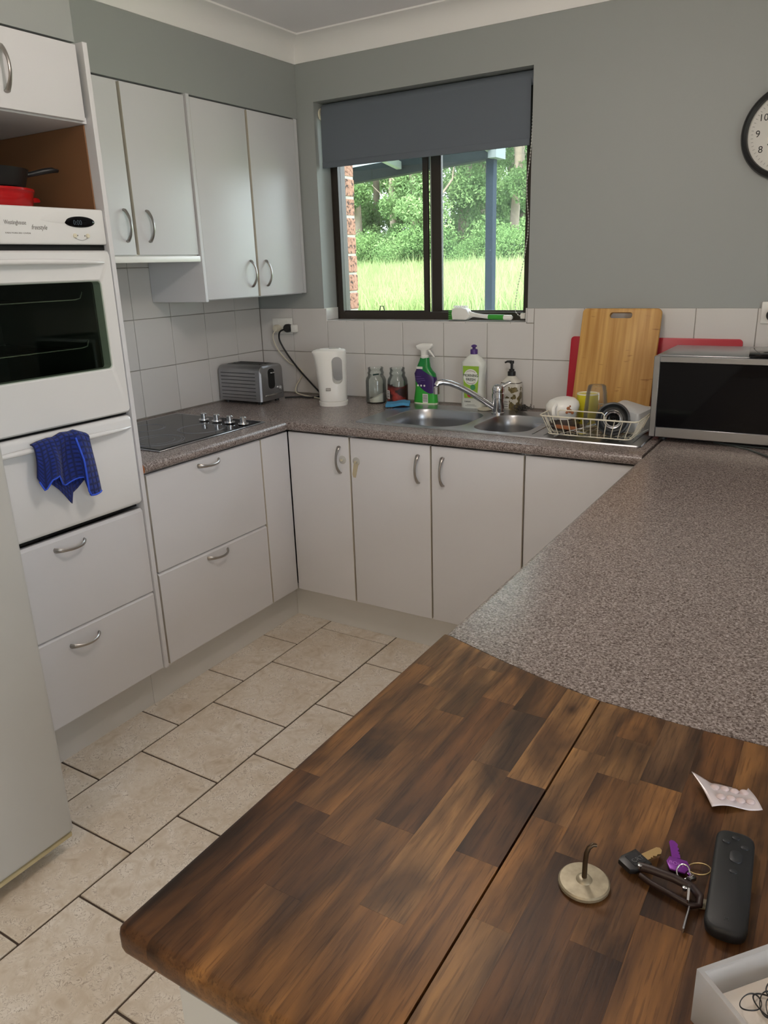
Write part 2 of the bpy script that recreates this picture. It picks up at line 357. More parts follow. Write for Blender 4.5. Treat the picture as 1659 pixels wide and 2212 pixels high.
# wall tiles, 206 mm grid
WT, g = .2059, .0013
X0 = .2101
structure('trim_5', B().box(.0, xw1-.001, -.0035, -.0002, .885, 1.3105).box(xw1-.001, xw2+.001, -.0035, -.0002, .885, zs-.008).box(xw2+.001, 3.3, -.0035, -.0002, .885, 1.3105).box(.0002, .0035, -1.393, -.004, .885, 1.60), MT['grout'], smooth=0)
tcache = {}
def wtile(parent, w, h, axis, c):
    k = (round(w, 4), round(h, 4), axis)
    if k not in tcache:
        b = B()
        if axis == 'y': b.box(-w/2+g, w/2-g, -.0065, 0, -h/2+g, h/2-g, .0012)
        elif axis == 'x': b.box(0, .0065, -w/2+g, w/2-g, -h/2+g, h/2-g, .0012)
        else: b.box(-w/2+g, w/2-g, -h/2+g, h/2-g, 0, .006, .0012)
        tcache[k] = b.mesh('wall_tile', MT['tile'])
    o = link('wall_tile', tcache[k], parent); o.location = c; return o
xs = [.0075]+[X0+n*WT for n in range(15)]
rows = [(.903, 1.1053), (1.1053, 1.3114)]
for a, b_ in zip(xs, xs[1:]):
    wtile(wall_back, b_-a, rows[0][1]-rows[0][0], 'y', ((a+b_)/2, -.0005, sum(rows[0])/2))
    z0, z1 = rows[1]
    if b_ <= xw1+.03 or a >= xw2: wtile(wall_back, b_-a, z1-z0, 'y', ((a+b_)/2, -.0005, (z0+z1)/2))
    else:
        lo, hi = max(a, xw1), min(b_, xw2); zc = zs-.004
        wtile(wall_back, b_-a, zc-z0, 'y', ((a+b_)/2, -.0005, (z0+zc)/2))
        if a < xw1-.01: wtile(wall_back, xw1-a, z1-zc, 'y', ((a+xw1)/2, -.0005, (zc+z1)/2))
        if b_ > xw2+.01: wtile(wall_back, b_-xw2, z1-zc, 'y', ((b_+xw2)/2, -.0005, (zc+z1)/2))
ys = [-.0075]+[-.8075+WT*3-k*WT for k in range(7)]
ys = [y for y in ys if y > -1.392]+[-1.392]
for a, b_ in zip(ys, ys[1:]):
    for z0, z1 in rows+[(1.3114, 1.5173), (1.5173, 1.60)]:
        wtile(wall_left, a-b_, z1-z0, 'x', (.0005, (a+b_)/2, (z0+z1)/2))
# sill tiles and return tiles inside the window reveal
sx = [xw1, .5190, .7249, .9308, 1.1367, 1.3426, xw2]
for a, b_ in zip(sx, sx[1:]): wtile(wall_back, b_-a, .115, 'z', ((a+b_)/2, .0505, zs-.006))
for xx, s_ in ((xw1, 1), (xw2, -1)):
    o = link('wall_tile', B().box(min(xx, xx+s_*.006), max(xx, xx+s_*.006), -.006, .108, zs+.001, 1.3114, .001).mesh('wall_tile', MT['tile']), wall_back)

# window 1: aluminium slider, left sash slides
win = structure('window_1', B().box(xw1, .438, .112, .165, zs+.032, zh).box(1.352, xw2, .112, .165, zs+.032, zh).box(xw1, xw2, .112, .165, zs-.0115, zs+.032).box(.438, 1.352, .112, .165, zh-.04, zh), MT['bronze'], smooth=0)
win['label'] = 'bronze aluminium sliding kitchen window above the sink'
B().box(.425, .438, .106, .112, zs+.03, zh).box(xw1+.002, .404, .106, .112, zs+.01, zh).obj('frame_bead', MT['bronze'], win, smooth=0)
B().box(.872, .897, .118, .135, zs+.03, zh-.04, .002).obj('sash_stile', MT['bronze'], win)
B().box(.897, .903, .142, .152, zs+.03, zh-.04).obj('stile_seal', plain('grey_seal', S('9aa39b'), .6), win)
B().box(.903, .952, .140, .160, zs+.03, zh-.04, .002).obj('sash_stile', MT['bronze'], win)
B().box(.438, .872, .120, .134, zs+.031, zs+.038).box(.952, 1.352, .142, .158, zs+.031, zs+.038).obj('sash_rail', MT['bronze'], win, smooth=0)
B().box(.438, .872, .126, .130, zs+.038, zh-.04).obj('window_pane', MT['glass'], win, smooth=0)
B().box(.952, 1.352, .148, .152, zs+.038, zh-.04).obj('window_pane', MT['glassdirty'], win, smooth=0, label='dusty right window pane')
B().tube([(.637, .114, zs+.033), (.642, .112, zs+.058), (.659, .112, zs+.058), (.665, .114, zs+.033)], .0025, 6).obj('latch', MT['black'], win)
# outer brick leaf with the reveal return at the left
bw = structure('wall_brick', B().box(-.9, xw1+.029, .150, .249, -.6, 2.9).box(1.44, 3.4, .172, .24, -.6, 2.9).box(xw1+.02, 1.44, .172, .24, -.6, 1.16), plain('mortar', S('b3aca2'), .9, bump=.4, bscale=150), smooth=0)
def brick_mat():
    m, nt, b = nodes('clinker_brick'); tc = N(nt, 'ShaderNodeNewGeometry'); n = N(nt, 'ShaderNodeTexNoise', i_Scale=75., i_Detail=4.); n2 = N(nt, 'ShaderNodeTexNoise', i_Scale=12., i_Detail=3.)
    for q in (n, n2): nt.links.new(tc.outputs['Position'], q.inputs['Vector'])
    r = ramp(nt, [(.38, S('3d302b')), (.44, S('9a6a55')), (.7, S('b58a74'))]); nt.links.new(n.outputs[0], r.inputs[0]); nt.links.new(r.outputs[0], b.inputs['Base Color']); b.inputs['Roughness'].default_value = .85
    bp = N(nt, 'ShaderNodeBump', i_Strength=.6, i_Distance=.006); nt.links.new(n.outputs[0], bp.inputs['Height']); nt.links.new(bp.outputs[0], b.inputs['Normal']); return m
MT['brick'] = brick_mat()
bm1 = B().box(-.115, .115, -.055, .055, -.038, .038, .004).mesh('brick', MT['brick']); bm2 = B().box(-.055, .055, -.055, .055, -.038, .038, .004).mesh('brick', MT['brick'])
for k in range(22):
    zz = .56+k*.086
    for half in (0, 1):
        if (k % 2 == 0) == (half == 0):
            o = link('brick', bm1 if half == 0 else bm2, bw); o.location = (.431-(.115 if half == 0 else .055)+random.uniform(-.002, .002), .186+.0115, zz)
    for q in range(1, 4):
        o = link('brick', bm1, bw); o.location = (.431-(.24 if k % 2 == 0 else .12)-.24*q+.12+.005, .1975, zz)

# ------------------------------------------------------------------ cabinets
def hull(parent, x0, x1, y0, y1, z0, z1, front, t=.016, top=False, mat=None):
    b = B()
    b.box(x0, x1, y0, y1, z0, z0+t)
    if top: b.box(x0, x1, y0, y1, z1-t, z1)
    f = {'+x': 'x', '-y': 'y', '-x': 'x'}[front]
    e = z1-(t if top else 0)
    if f == 'x':
        b.box(x0, x1, y0, y0+t, z0+t, e).box(x0, x1, y1-t, y1, z0+t, e)
        xa = x0 if front == '+x' else x1-t
        b.box(xa, xa+t, y0+t, y1-t, z0+t, e)
    else:
        b.box(x0, x0+t, y0, y1, z0+t, e).box(x1-t, x1, y0, y1, z0+t, e).box(x0+t, x1-t, y1-t, y1, z0+t, e)
    return b.obj('carcass', mat or MT['cab'], parent, world=True, smooth=0)
def handle(parent, p, along, out, L=.105, h=.024):
    p, a, o = Vector(p), Vector(along).normalized(), Vector(out).normalized(); pts, rs = [], []
    for k in range(15):
        t = -1+2*k/14; pts.append(p+a*(t*L/2)+o*(.004+h*(1-abs(t)**2.2))); w = abs(t)
        rs.append((.0048+.0038*max(0, w-.45)/.55, .0035+.0005*w))
    pts.insert(0, p-a*(L/2)-o*.0005); pts.append(p+a*(L/2)-o*.0005); rs.insert(0, (.008, .005)); rs.append((.008, .005))
    return B().tube(pts, rs, 8, flat=tuple(a.cross(o))).obj('handle', MT['nickel'], parent, world=True, label='curved satin nickel handle')
def front(kind, parent, x0, x1, y0, y1, z0, z1, bev=.003, topbev=None):
    b = B(); t = bmesh.new(); bmesh.ops.create_cube(t, size=1)
    for v in t.verts: v.co = Vector(((x0+x1)/2+v.co.x*(x1-x0), (y0+y1)/2+v.co.y*(y1-y0), (z0+z1)/2+v.co.z*(z1-z0)))
    if topbev:
        e = [e for e in t.edges if all(abs(v.co.z-z1) < 1e-6 and abs(v.co.x-x1) < 1e-6 for v in e.verts)]
        bmesh.ops.bevel(t, geom=e, offset=topbev, segments=1, affect='EDGES')
    else: bmesh.ops.bevel(t, geom=t.edges[:], offset=bev, segments=2, profile=.6, affect='EDGES')
    b.merge(t); me = b.mesh(kind, [MT['cab'], MT['edge']], 20); ax = 0 if x1-x0 < y1-y0 else 1
    for p in me.polygons: p.material_index = 1 if abs(p.normal[ax]) < .3 and abs(p.normal[2]) < .9 else 0
    me.transform(rootmat(parent).inverted()); return link(kind, me, parent)

# left upper cabinets
c = thing('wall_cabinet', 'white two-door wall cabinet above the slim rangehood', 'cabinet', (.155, -1.04, 1.562))
hull(c, .008, .288, -1.392, -.698, 1.562, 2.128, '+x', top=True)
for y0, y1, hy in ((-1.384, -1.0165, -1.052), (-1.0035, -.703, -.947)):
    d = front('door', c, .2895, .31, y0, y1, 1.558, 2.122); handle(d, (.31, hy, 1.657), (0, 0, 1), (1, 0, 0))
c = thing('wall_cabinet', 'taller white two-door wall cabinet beside the window', 'cabinet', (.155, -.35, 1.38))
hull(c, .008, .288, -.678, -.022, 1.380, 2.128, '+x', top=True)
B().box(.0085, .316, -.6955, -.6795, 1.376, 2.129, .001).obj('end_panel', MT['cab'], c, world=True)
B().box(.22, .306, -.0285, -.0075, 1.383, 2.1285, .001).obj('filler_strip', MT['cab'], c, world=True)
for y0, y1, hy in ((-.6735, -.3605, -.397), (-.3475, -.0345, -.296)):
    d = front('door', c, .2895, .31, y0, y1, 1.384, 2.122); handle(d, (.31, hy, 1.479), (0, 0, 1), (1, 0, 0))
h = thing('rangehood', 'slim white slide-out rangehood under the wall cabinet', 'rangehood', (.155, -1.04, 1.53))
B().box(.02, .298, -1.390, -.702, 1.540, 1.5605).obj('body', MT['whiteplastic'], h, world=True, smooth=0)
B().box(.285, .318, -1.390, -.7035, 1.531, 1.5535, .003, 2).obj('front_rail', MT['whiteplastic'], h, world=True)
B().box(.03, .28, -1.38, -1.08, 1.5335, 1.5395).obj('filter', MT['steel'], h, world=True)

# oven tower
t = thing('oven_tower_cabinet', 'tall white cabinet housing the wall oven beside the cooktop', 'cabinet', (.31, -1.72, 0))
B().box(.008, .637, -1.4095, -1.394, .1575, 2.109, .001).box(.008, .545, -1.4095, -1.394, 0, .1575).box(.008, .62, -2.033, -2.017, 0, 2.109).box(.008, .024, -2.016, -1.411, .16, 2.105).box(.025, .60, -2.016, -1.411, 2.088, 2.1045).obj('carcass', MT['cab'], t, world=True, smooth=0)
B().box(.025, .612, -2.0165, -1.411, 1.905, 1.921).obj('shelf', MT['cab'], t, world=True, smooth=0)
B().box(.025, .60, -2.0165, -1.411, 1.652, 1.668).obj('shelf', MT['cab'], t, world=True, smooth=0)
B().box(.025, .60, -2.0165, -1.411, .757, .768).obj('shelf', MT['dark'], t, world=True, smooth=0)
B().box(.026, .6, -1.4145, -1.4105, 1.669, 1.904).box(.026, .030, -2.0165, -1.415, 1.669, 1.904).obj('niche_lining', MT['nichewood'], t, world=True, smooth=0, label='beige timber-look lining of the open niche')
d = front('door', t, .610, .628, -2.006, -1.426, 1.909, 2.100); handle(d, (.628, -1.662, 2.002), (0, 0, 1), (1, 0, 0))
for z0, z1, hz, hy in ((.4565, .7535, .719, -1.700), (.1605, .4525, .404, -1.7015)):
    d = front('drawer', t, .608, .628, -2.012, -1.412, z0, z1, topbev=.009); handle(d, (.628, hy, hz), (0, 1, 0), (1, 0, -.15))
# oven
ov = thing('wall_oven', 'white built-in wall oven with dark glass door', 'oven', (.33, -1.714, .77))
y0, y1 = -2.014, -1.4115
def ovpanel(name, z0, z1, x1, bev, par=ov, hole=None):
    b = B()
    if hole:
        hy0, hy1, hz0, hz1 = hole; n = 6
        out = [(y1, z1), (y0, z1), (y0, z0), (y1, z0)]
        def rr(a0, a1, c0, c1, r):
            P = []
            for sx_, sy_, an in ((a1, c1, 0), (a0, c1, 90), (a0, c0, 180), (a1, c0, 270)):
                ux = sx_-r if sx_ == a1 else sx_+r; uy = sy_-r if sy_ == c1 else sy_+r
                for k in range(n+1):
                    a = math.radians(an+90*k/n); P.append((ux+r*math.cos(a), uy+r*math.sin(a)))
            return P
        O, O2, I, I2 = rr(y0, y1, z0, z1, .012), rr(y0+.006, y1-.006, z0+.006, z1-.006, .010), rr(hy0, hy1, hz0, hz1, .012), rr(hy0+.006, hy1-.006, hz0+.006, hz1-.006, .010)
        rings = [[Vector((.602, u, v)) for u, v in I2], [Vector((.602, u, v)) for u, v in O], [Vector((x1-.008, u, v)) for u, v in O], [Vector((x1, u, v)) for u, v in O2], [Vector((x1, u, v)) for u, v in I], [Vector((x1-.006, u, v)) for u, v in I2], [Vector((.602, u, v)) for u, v in I2]]
        b.loft(rings, (False, False)); bmesh.ops.remove_doubles(b.bm, verts=b.bm.verts, dist=1e-5)
    else: b.box(.602, x1, y0, y1, z0, z1, bev, 3)
    return b.obj(name, MT['oven'], par, world=True)
cp = ovpanel('control_panel', 1.578, 1.6755, .632, .006)
# raised teardrop swoosh and the oval display
B().loft([[Vector((.6318+.0035*math.sin(math.pi*s_)*(1 if k < 2 else 0), -1.63+.20*s_, 1.641+w*(.5-abs(s_-.62))*(k-.0)*0+(.026*math.sin(math.pi*min(1, s_*1.05))**.8*(1 if k == 1 else -.35 if k == 2 else .95))*(1 if k else 0))) for k in range(3)] for s_ in np.linspace(.02, .98, 14) for w in (0,)], (False, False)).obj('moulded_swoosh', MT['oven'], cp, world=True, smooth=80)
B().lathe([(.0, -.001), (.051, -.001), (.052, .001), (.046, .004), (.03, .0055), (.0, .006)], n=40, axis='x', caps=(False, False)).move(Matrix.Translation((.632, -1.5005, 1.6395)) @ Matrix.Diagonal((1, 1, .3, 1))).obj('display', MT['blackgloss'], cp, world=True, label='black oval clock display')
def wtext(par, *a, **k):
    o = text(*a, parent=par, **k); o.location = rootmat(par).inverted() @ Vector(o.location); return o
MT['lcd'] = plain('lcd_digits', S('3d4a56'), .5)
wtext(cp, '0:00', .019, (.6385, -1.512, 1.6365), RYX, MT['lcd'], sx=.9)
for yy in (-1.5225, -1.4790): B().lathe([(.0062, -.002), (.0062, .003), (.005, .0045), (0, .0047)], (.632, yy, 1.602), 16, axis='x', caps=(True, False)).obj('button', MT['cream'], cp, world=True)
B().tube([(.6325, -1.5225+.0435*k/10, 1.596-.0065*math.sin(math.pi*k/10)) for k in range(11)], .0005, 4).obj('printed_arc', MT['greyink'], cp, world=True)
wtext(cp, 'Westinghouse', .0155, (.6324, -1.704, 1.6325), RYX, MT['greyink'], sx=.72)
wtext(cp, 'freestyle', .0175, (.6324, -1.634, 1.6215), RYX, MT['greyink'], sx=.8, shear=.35)
B().tube([(.6324, -1.766+.0075*math.cos(a), 1.634+.0075*math.sin(a)) for a in np.linspace(0, 2*math.pi, 24, endpoint=False)], .0005, 4, closed=True).obj('printed_ring', MT['greyink'], cp, world=True)
wtext(cp, 'W', .011, (.6324, -1.766, 1.634), RYX, MT['greyink'])
wtext(cp, 'FAN FORCED OVEN', .0055, (.6324, -1.70, 1.606), RYX, MT['greyink'], sx=1.5)
wtext(cp, '\u25BC', .005, (.6324, -1.513, 1.602), RYX, MT['ink']); wtext(cp, '\u25B2', .005, (.6324, -1.4885, 1.602), RYX, MT['ink'])
B().box(.56, .615, y0, y1, 1.5625, 1.5775).obj('vent_gap', MT['dark'], ov, world=True, smooth=0)
B().box(.56, .612, y0, y1, 1.0685, 1.0765).obj('vent_gap', MT['dark'], ov, world=True, smooth=0)
od = ovpanel('oven_door', 1.077, 1.562, .640, .006, hole=(-1.972, -1.4545, 1.216, 1.481))
B().box(.6335, .6365, -1.985, -1.446, 1.205, 1.490).obj('door_glass', MT['ovenglass'], od, world=True, smooth=0)
def rail(par, zz, ya, yb):
    pts, rs = [], []
    for k in range(21):
        s_ = k/20; yv = ya+(yb-ya)*s_; e = min(1, .08+1.0*math.sin(math.pi*s_)**.5)
        pts.append((.640+.016*e, yv, zz+.004*math.sin(math.pi*s_))); rs.append((.011*e, .006*e+.002))
    return B().tube(pts, rs, 10, flat=(1, 0, 0)).obj('handle', MT['oven'], par, world=True, smooth=60)
rail(od, 1.528, -1.985, -1.440)
cav = B(); cav.box(.10, .60, -1.96, -1.465, 1.12, 1.135).box(.10, .60, -1.96, -1.465, 1.53, 1.545).box(.10, .115, -1.96, -1.465, 1.135, 1.53).box(.10, .60, -1.975, -1.96, 1.12, 1.545).box(.10, .60, -1.465, -1.45, 1.12, 1.545)
cav.obj('cavity', plain('oven_enamel_dark', (.04, .043, .038), .3), ov, world=True, smooth=0)
for zz in (1.425, 1.285):
    b = B().tube([(.585, -1.95, zz), (.585, -1.52, zz), (.585, -1.50, zz+.004), (.585, -1.492, zz+.022)], .0028, 6).tube([(.2, -1.95, zz), (.2, -1.50, zz)], .0028, 6)
    for k in range(15): b.tube([(.585, -1.94+k*.03, zz), (.2, -1.94+k*.03, zz)], .0016, 5)
    b.obj('oven_rack', MT['chrome'], ov, world=True)
gd = ovpanel('grill_door', .774, 1.068, .640, .014); rail(gd, 1.030, -1.975, -1.425)
B().box(.04, .56, -2.0, -1.43, .80, 1.06).obj('body', MT['dark'], ov, world=True, smooth=0)
# base cabinets
c = thing('drawer_cabinet', 'white two-drawer base cabinet under the cooktop', 'cabinet', (.31, -1.09, .15))
hull(c, .008, .606, -1.392, -.796, .158, .860, '+x')
for z0, z1, hz in ((.5105, .8585, .834), (.1585, .5055, .481)):
    d = front('drawer', c, .608, .628, -1.379, -.8015, z0, z1, topbev=.009 if z0 < .3 else .004); handle(d, (.628, -1.089, hz), (0, 1, 0), (1, 0, -.15))
c = thing('corner_cabinet', 'white corner base cabinet with blank filler and one door left of the sink', 'cabinet', (.5, -.4, .15))
B().box(.008, .930, -.606, -.592, .158, .174).box(.008, .93, -.59, -.008, .158, .174).box(.008, .606, -.794, -.778, .158, .86).box(.008, .93, -.024, -.008, .174, .86).box(.914, .930, -.606, -.026, .174, .86).obj('carcass', MT['cab'], c, world=True, smooth=0)
front('filler_panel', c, .608, .628, -.7935, -.6275, .1585, .8585)
d = front('door', c, .6305, .9285, -.625, -.607, .1585, .8585); handle(d, (.883, -.625, .765), (0, 0, 1), (0, -1, 0))
def suction(par, x, zc, strap=None):
    b = B().lathe([(.0, 0), (.017, 0), (.0165, -.0012), (.006, -.003), (.005, -.008), (0, -.0085)], (x, -.6253, zc), 20, axis='y', caps=(False, False))
    o = b.obj('child_lock', plain('suction_clear', S('d9d8d2'), .2, Alpha=.4), par, world=True, label='clear plastic suction child lock')
    q = B().lathe([(.0045, -.001), (.0045, -.010), (0, -.0105)], (x, -.6255, zc), 12, axis='y', caps=(True, False))
    if strap: q.prism([(x-.011, zc-.004), (x+.011, zc-.004), (x-.005, zc-strap), (x-.016, zc-strap), (x-.02, zc-strap+.012)], 'y', -.6275, -.6260)
    q.obj('lock_strap' if strap else 'lock_stud', MT['cream'] if not strap else plain('yellowed_plastic', S('dccfae'), .3, Alpha=.55), par, world=True)
suction(d, .8965, .766)
c = thing('sink_cabinet', 'white two-door base cabinet under the double sink', 'cabinet', (1.29, -.31, .15))
hull(c, .9325, 1.656, -.606, -.008, .158, .860, '-y')
for xa, xb, hx in ((.9355, 1.289, 1.239), (1.295, 1.654, 1.3415)):
    d = front('door', c, xa, xb, -.625, -.607, .1585, .8585); handle(d, (hx, -.625, .765), (0, 0, 1), (0, -1, 0))
    if xa < 1: suction(d, .9625, .766, .066)
c = thing('base_cabinet', 'white blank-fronted base cabinet right of the sink cupboard', 'cabinet', (1.86, -.31, .15))
hull(c, 1.6585, 2.10, -.606, -.008, .158, .860, '-y'); front('door', c, 1.661, 2.098, -.625, -.607, .1585, .8585)
c = thing('peninsula_cabinet', 'white peninsula cabinet carrying the speckled bench and timber top', 'cabinet', (2.5, -1.65, 0))
hull(c, 2.103, 2.92, -2.675, -.635, .10, .860, '-x'); 
for k in range(4): front('door', c, 2.085, 2.102, -2.63+k*.49, -2.63+k*.49+.485, .1585, .8585)
B().box(2.13, 2.9, -2.66, -.64, 0, .099).obj('kickboard', MT['kick'], c, world=True, smooth=0)
B().box(2.125, 2.925, -2.692, -2.677, 0, .862).obj('end_panel', plain('end_panel_shaded', S('b9b8b3'), .5), c, world=True, smooth=0)  # white end panel, its shade put into a darker colour
structure('baseboard_left', B().box(.55, .5665, -1.4225, -.563, 0, .155).box(.55, .5660, -2.03, -1.4235, 0, .155), MT['kick'], smooth=0)
structure('baseboard_back', B().box(.567, 2.085, -.563, -.547, 0, .155), MT['kick'], smooth=0)

# ------------------------------------------------------------------ worktop
wt = thing('worktop', 'speckled grey-brown laminate worktop running round the kitchen', 'worktop', (.3, -.3, .865))
zt, zb = .90, .8655; r = (zt-zb)/2
def nose(u0, u1, s_=1):   # cross-section: flat back at u0, bullnose at u1
    pr = [(u0, zb), (u1-s_*r, zb)]+[(u1-s_*r+s_*r*math.sin(math.radians(a)), zb+r-r*math.cos(math.radians(a))) for a in (20, 45, 70, 90, 110, 135, 160)]+[(u1-s_*r, zt), (u0, zt)]
    return pr
def run(name, prof, axis, e0, e1):
    rings = []
    for e in (e0, e1):
        rg = []
        for u, v in prof:
            ee = e(u) if callable(e) else e
            rg.append(Vector((u, ee, v) if axis == 'y' else (ee, u, v)))
        rings.append(rg)
    return B().loft(rings).obj(name, MT['bench'], wt, world=True, smooth=30)
YBf, XLf, XRf = -.643, .645, 2.05
run('left_bench', nose(.004, XLf), 'y', -1.3925, lambda u: YBf if u < XLf-r else YBf-(0))
run('front_edge', nose(-.532, YBf, -1), 'x', .004, XRf)
# back run round the sink cutout (x .93-1.99, y -.52..-.09)
run('back_bench', [(-.0925, zb), (-.0925, zt), (-.007, zt), (-.007, zb)], 'x', .004, XRf)
run('bench_infill', [(-.5315, zb), (-.5315, zt), (-.093, zt), (-.093, zb)], 'x', .004, .935)
run('bench_infill', [(-.5315, zb), (-.5315, zt), (-.093, zt), (-.093, zb)], 'x', 2.0, XRf)
CUR = [(2.05, -2.006), (2.172, -2.048), (2.262, -2.074), (2.34, -2.090), (2.454, -2.0975), (2.60, -2.095), (2.75, -2.075), (2.95, -2.03)]
def cy_(x): return float(np.interp(x, [p[0] for p in CUR], [p[1] for p in CUR]))
# right run: rounded left edge, curved far end
b = B(); prof = nose(2.95, XRf, -1); xsr = sorted(set([u for u, v in prof]+[p[0] for p in CUR]), reverse=False)
top = [(x, zt-(r-math.sqrt(max(0, r*r-(XRf+r-x)**2))) if x < XRf+r else zt) for x in np.concatenate([np.linspace(XRf, XRf+r, 6), [p[0] for p in CUR[1:]]])]
bot = [(x, zb+(zt-zz) if x < XRf+r else zb) for x, zz in top]
ring = top+bot[::-1][:-1]
b.loft([[Vector((x, -.007, zz)) for x, zz in ring], [Vector((x, cy_(x), zz)) for x, zz in ring]], (True, False)); nb = len(top); b.loft([[Vector((x, cy_(x), zz)) for x, zz in (top[k], bot[k])] for k in range(nb)], (False, False)) if False else [b.bm.faces.new([b.bm.verts.new((x, cy_(x), zz)) for x, zz in (top[k], top[k+1], bot[k+1], bot[k])][0 if k else 0:]) for k in range(1, nb-1)]; b.obj('right_bench', MT['bench'], wt, world=True, smooth=30)
B().prism([(.646-.0345, .866), (.646-.0345, .8995), (.6275, .8995), (.638, .895), (.644, .885), (.642, .873), (.634, .867)], 'y', -1.3945, -1.3928).obj('raw_end', MT['timberbrown'], wt, world=True, label='bare brown chipboard end of the bench')

# timber top made of glued staves
tt = thing('timber_top', 'oiled dark hardwood slab of glued staves at the near bench end', 'benchtop', (2.4, -2.4, .865))
L_, M_, D_, G_, O_ = (.245, .136, .056), (.178, .090, .034), (.112, .052, .020), (.150, .086, .044), (.205, .100, .033)
def stave(x0, x1, ya, yb, tone, left=False, frontend=False, curved=False):
    e = .00005; t = bmesh.new(); bmesh.ops.create_cube(t, size=1); zb_ = .866
    for v in t.verts:
        xx = x1-e if v.co.x > 0 else x0+e
        yy = (cy_(xx)-.0022 if curved else yb-e) if v.co.y > 0 else ya+(0 if frontend else e)
        v.co = Vector((xx, yy, .9003 if v.co.z > 0 else zb_))
    def on(e_, f): return all(f(v.co) for v in e_.verts)
    ed = []
    if left: ed += [q for q in t.edges if on(q, lambda c: abs(c.x-(x0+e)) < 1e-6) and (on(q, lambda c: c.z > .9) or on(q, lambda c: c.z < .87) or frontend and on(q, lambda c: c.y < ya+.001))]
    if frontend: ed += [q for q in t.edges if on(q, lambda c: c.y < ya+.001) and (on(q, lambda c: c.z > .9) or on(q, lambda c: c.z < .87)) and q not in ed]
    if ed: bmesh.ops.bevel(t, geom=ed, offset=.009, segments=3, profile=.5, affect='EDGES')
    o = B().merge(t).obj('stave', MT['wood'], tt, world=True, smooth=50); j = random.uniform(.9, 1.1)
    j *= .84; o.color = (tone[0]*j, tone[1]*j, tone[2]*j, 1)
YF = -2.697
cols = [ # x0, x1, [(y end, tone) from the front end to the curved end]
 (2.0495, 2.092, [(-2.42, D_), (-2.12, M_), (0, L_)]),
 (2.092, 2.142, [(-2.47, D_), (-2.17, M_), (0, L_)]),
 (2.142, 2.190, [(-2.585, M_), (-2.50, D_), (-2.22, M_), (-2.085, L_), (0, G_)]),
 (2.190, 2.240, [(-2.45, M_), (-2.16, D_), (0, M_)]),
 (2.240, 2.290, [(-2.56, O_), (-2.30, L_), (-2.17, G_), (0, M_)]),
 (2.290, 2.3385, [(-2.45, O_), (-2.31, D_), (0, L_)]),
 (2.3410, 2.382, [(-2.52, L_), (-2.36, O_), (-2.215, L_), (0, L_)]),
 (2.382, 2.430, [(-2.40, D_), (-2.25, M_), (-2.165, L_), (0, M_)]),
 (2.430, 2.478, [(-2.50, D_), (-2.24, M_), (0, G_)]),
 (2.478, 2.526, [(-2.44, O_), (-2.20, D_), (0, D_)]),
 (2.526, 2.574, [(-2.36, D_), (0, M_)]),
 (2.574, 2.622, [(-2.45, M_), (-2.22, D_), (0, M_)]),
 (2.622, 2.70, [(-2.4, D_), (0, M_)]), (2.70, 2.78, [(-2.5, M_), (0, O_)]), (2.78, 2.86, [(-2.3, D_), (0, M_)]), (2.86, 2.94, [(-2.45, M_), (0, D_)])]
for i, (x0, x1, ps) in enumerate(cols):
    ya = YF
    for k, (yb, tone) in enumerate(ps):
        stave(x0, x1, ya, yb, tone, left=(i == 0), frontend=(k == 0), curved=(k == len(ps)-1)); ya = yb
B().box(2.3386, 2.3409, YF+.004, -2.10, .868, .893).obj('joint_strip', MT['dark'], tt, world=True, smooth=0)

# fridge
f = thing('fridge', 'white upright fridge standing at the left edge', 'fridge', (.6, -2.4, 0))
B().box(.25, .872, -2.80, -2.058, .03, 1.76, .006, 2).obj('body', plain('fridge_side', S('c9c8c3'), .35), f, world=True)
B().box(.884, .946, -2.81, -2.045, .062, 1.40, .014, 4).obj('door', plain('fridge_enamel', S('b8b8b4'), .30, vary=.05, vscale=5), f, world=True)
B().box(.884, .946, -2.81, -2.045, 1.41, 1.78, .014, 4).obj('door', plain('fridge_enamel_top', S('c8c8c4'), .30), f, world=True)
B().box(.873, .884, -2.79, -2.064, .07, 1.75).obj('door_seal', MT['cream'], f, world=True, smooth=0)
B().box(.885, .940, -2.806, -2.051, .046, .0615, .003).obj('bottom_trim', plain('yellowed_trim', S('b8ab86'), .5, vary=.15, vscale=30), f, world=True)
B().box(.30, .875, -2.78, -2.075, .0, .0298).obj('plinth', plain('plinth_grey', S('6e6a62'), .7), f, world=True, smooth=0)
#@@ITEMS
# ------------------------------------------------------------------ sink, tap, cooktop
sk = thing('sink', 'stainless steel double-bowl sink with drainer under the window', 'sink', (1.45, -.3, .9))
def hole(cx, cy, w, h, r, zz, sh=0): return [Vector((x, y, zz)) for x, y in rrect(w-2*sh, h-2*sh, r-sh*.5, 8, cx, cy)]
bowls = [(1.160, -.338, .352, .330, .10), (1.489, -.338, .226, .320, .085)]
bm = bmesh.new(); edges = []
def loop(pts):
    v = [bm.verts.new(p) for p in pts]
    for a, b_ in zip(v, v[1:]+v[:1]): edges.append(bm.edges.new((a, b_)))
    return v
zs_ = .9045
outer = loop([Vector((x, y, zs_)) for x, y in rrect(1.118, .449, .012, 3, 1.459, -.3055)])
for q in bowls: loop(hole(*q, zs_))
bmesh.ops.triangle_fill(bm, use_beauty=True, use_dissolve=False, edges=edges)
sb = B(); sb.merge(bm)
sb.loft([[Vector((x, y, zs_)) for x, y in rrect(1.118, .449, .012, 3, 1.459, -.3055)], [Vector((x, y, .9005)) for x, y in rrect(1.124, .455, .014, 3, 1.459, -.3055)]], (False, False))
sb.obj('sink_deck', MT['steel'], sk, world=True, smooth=25)
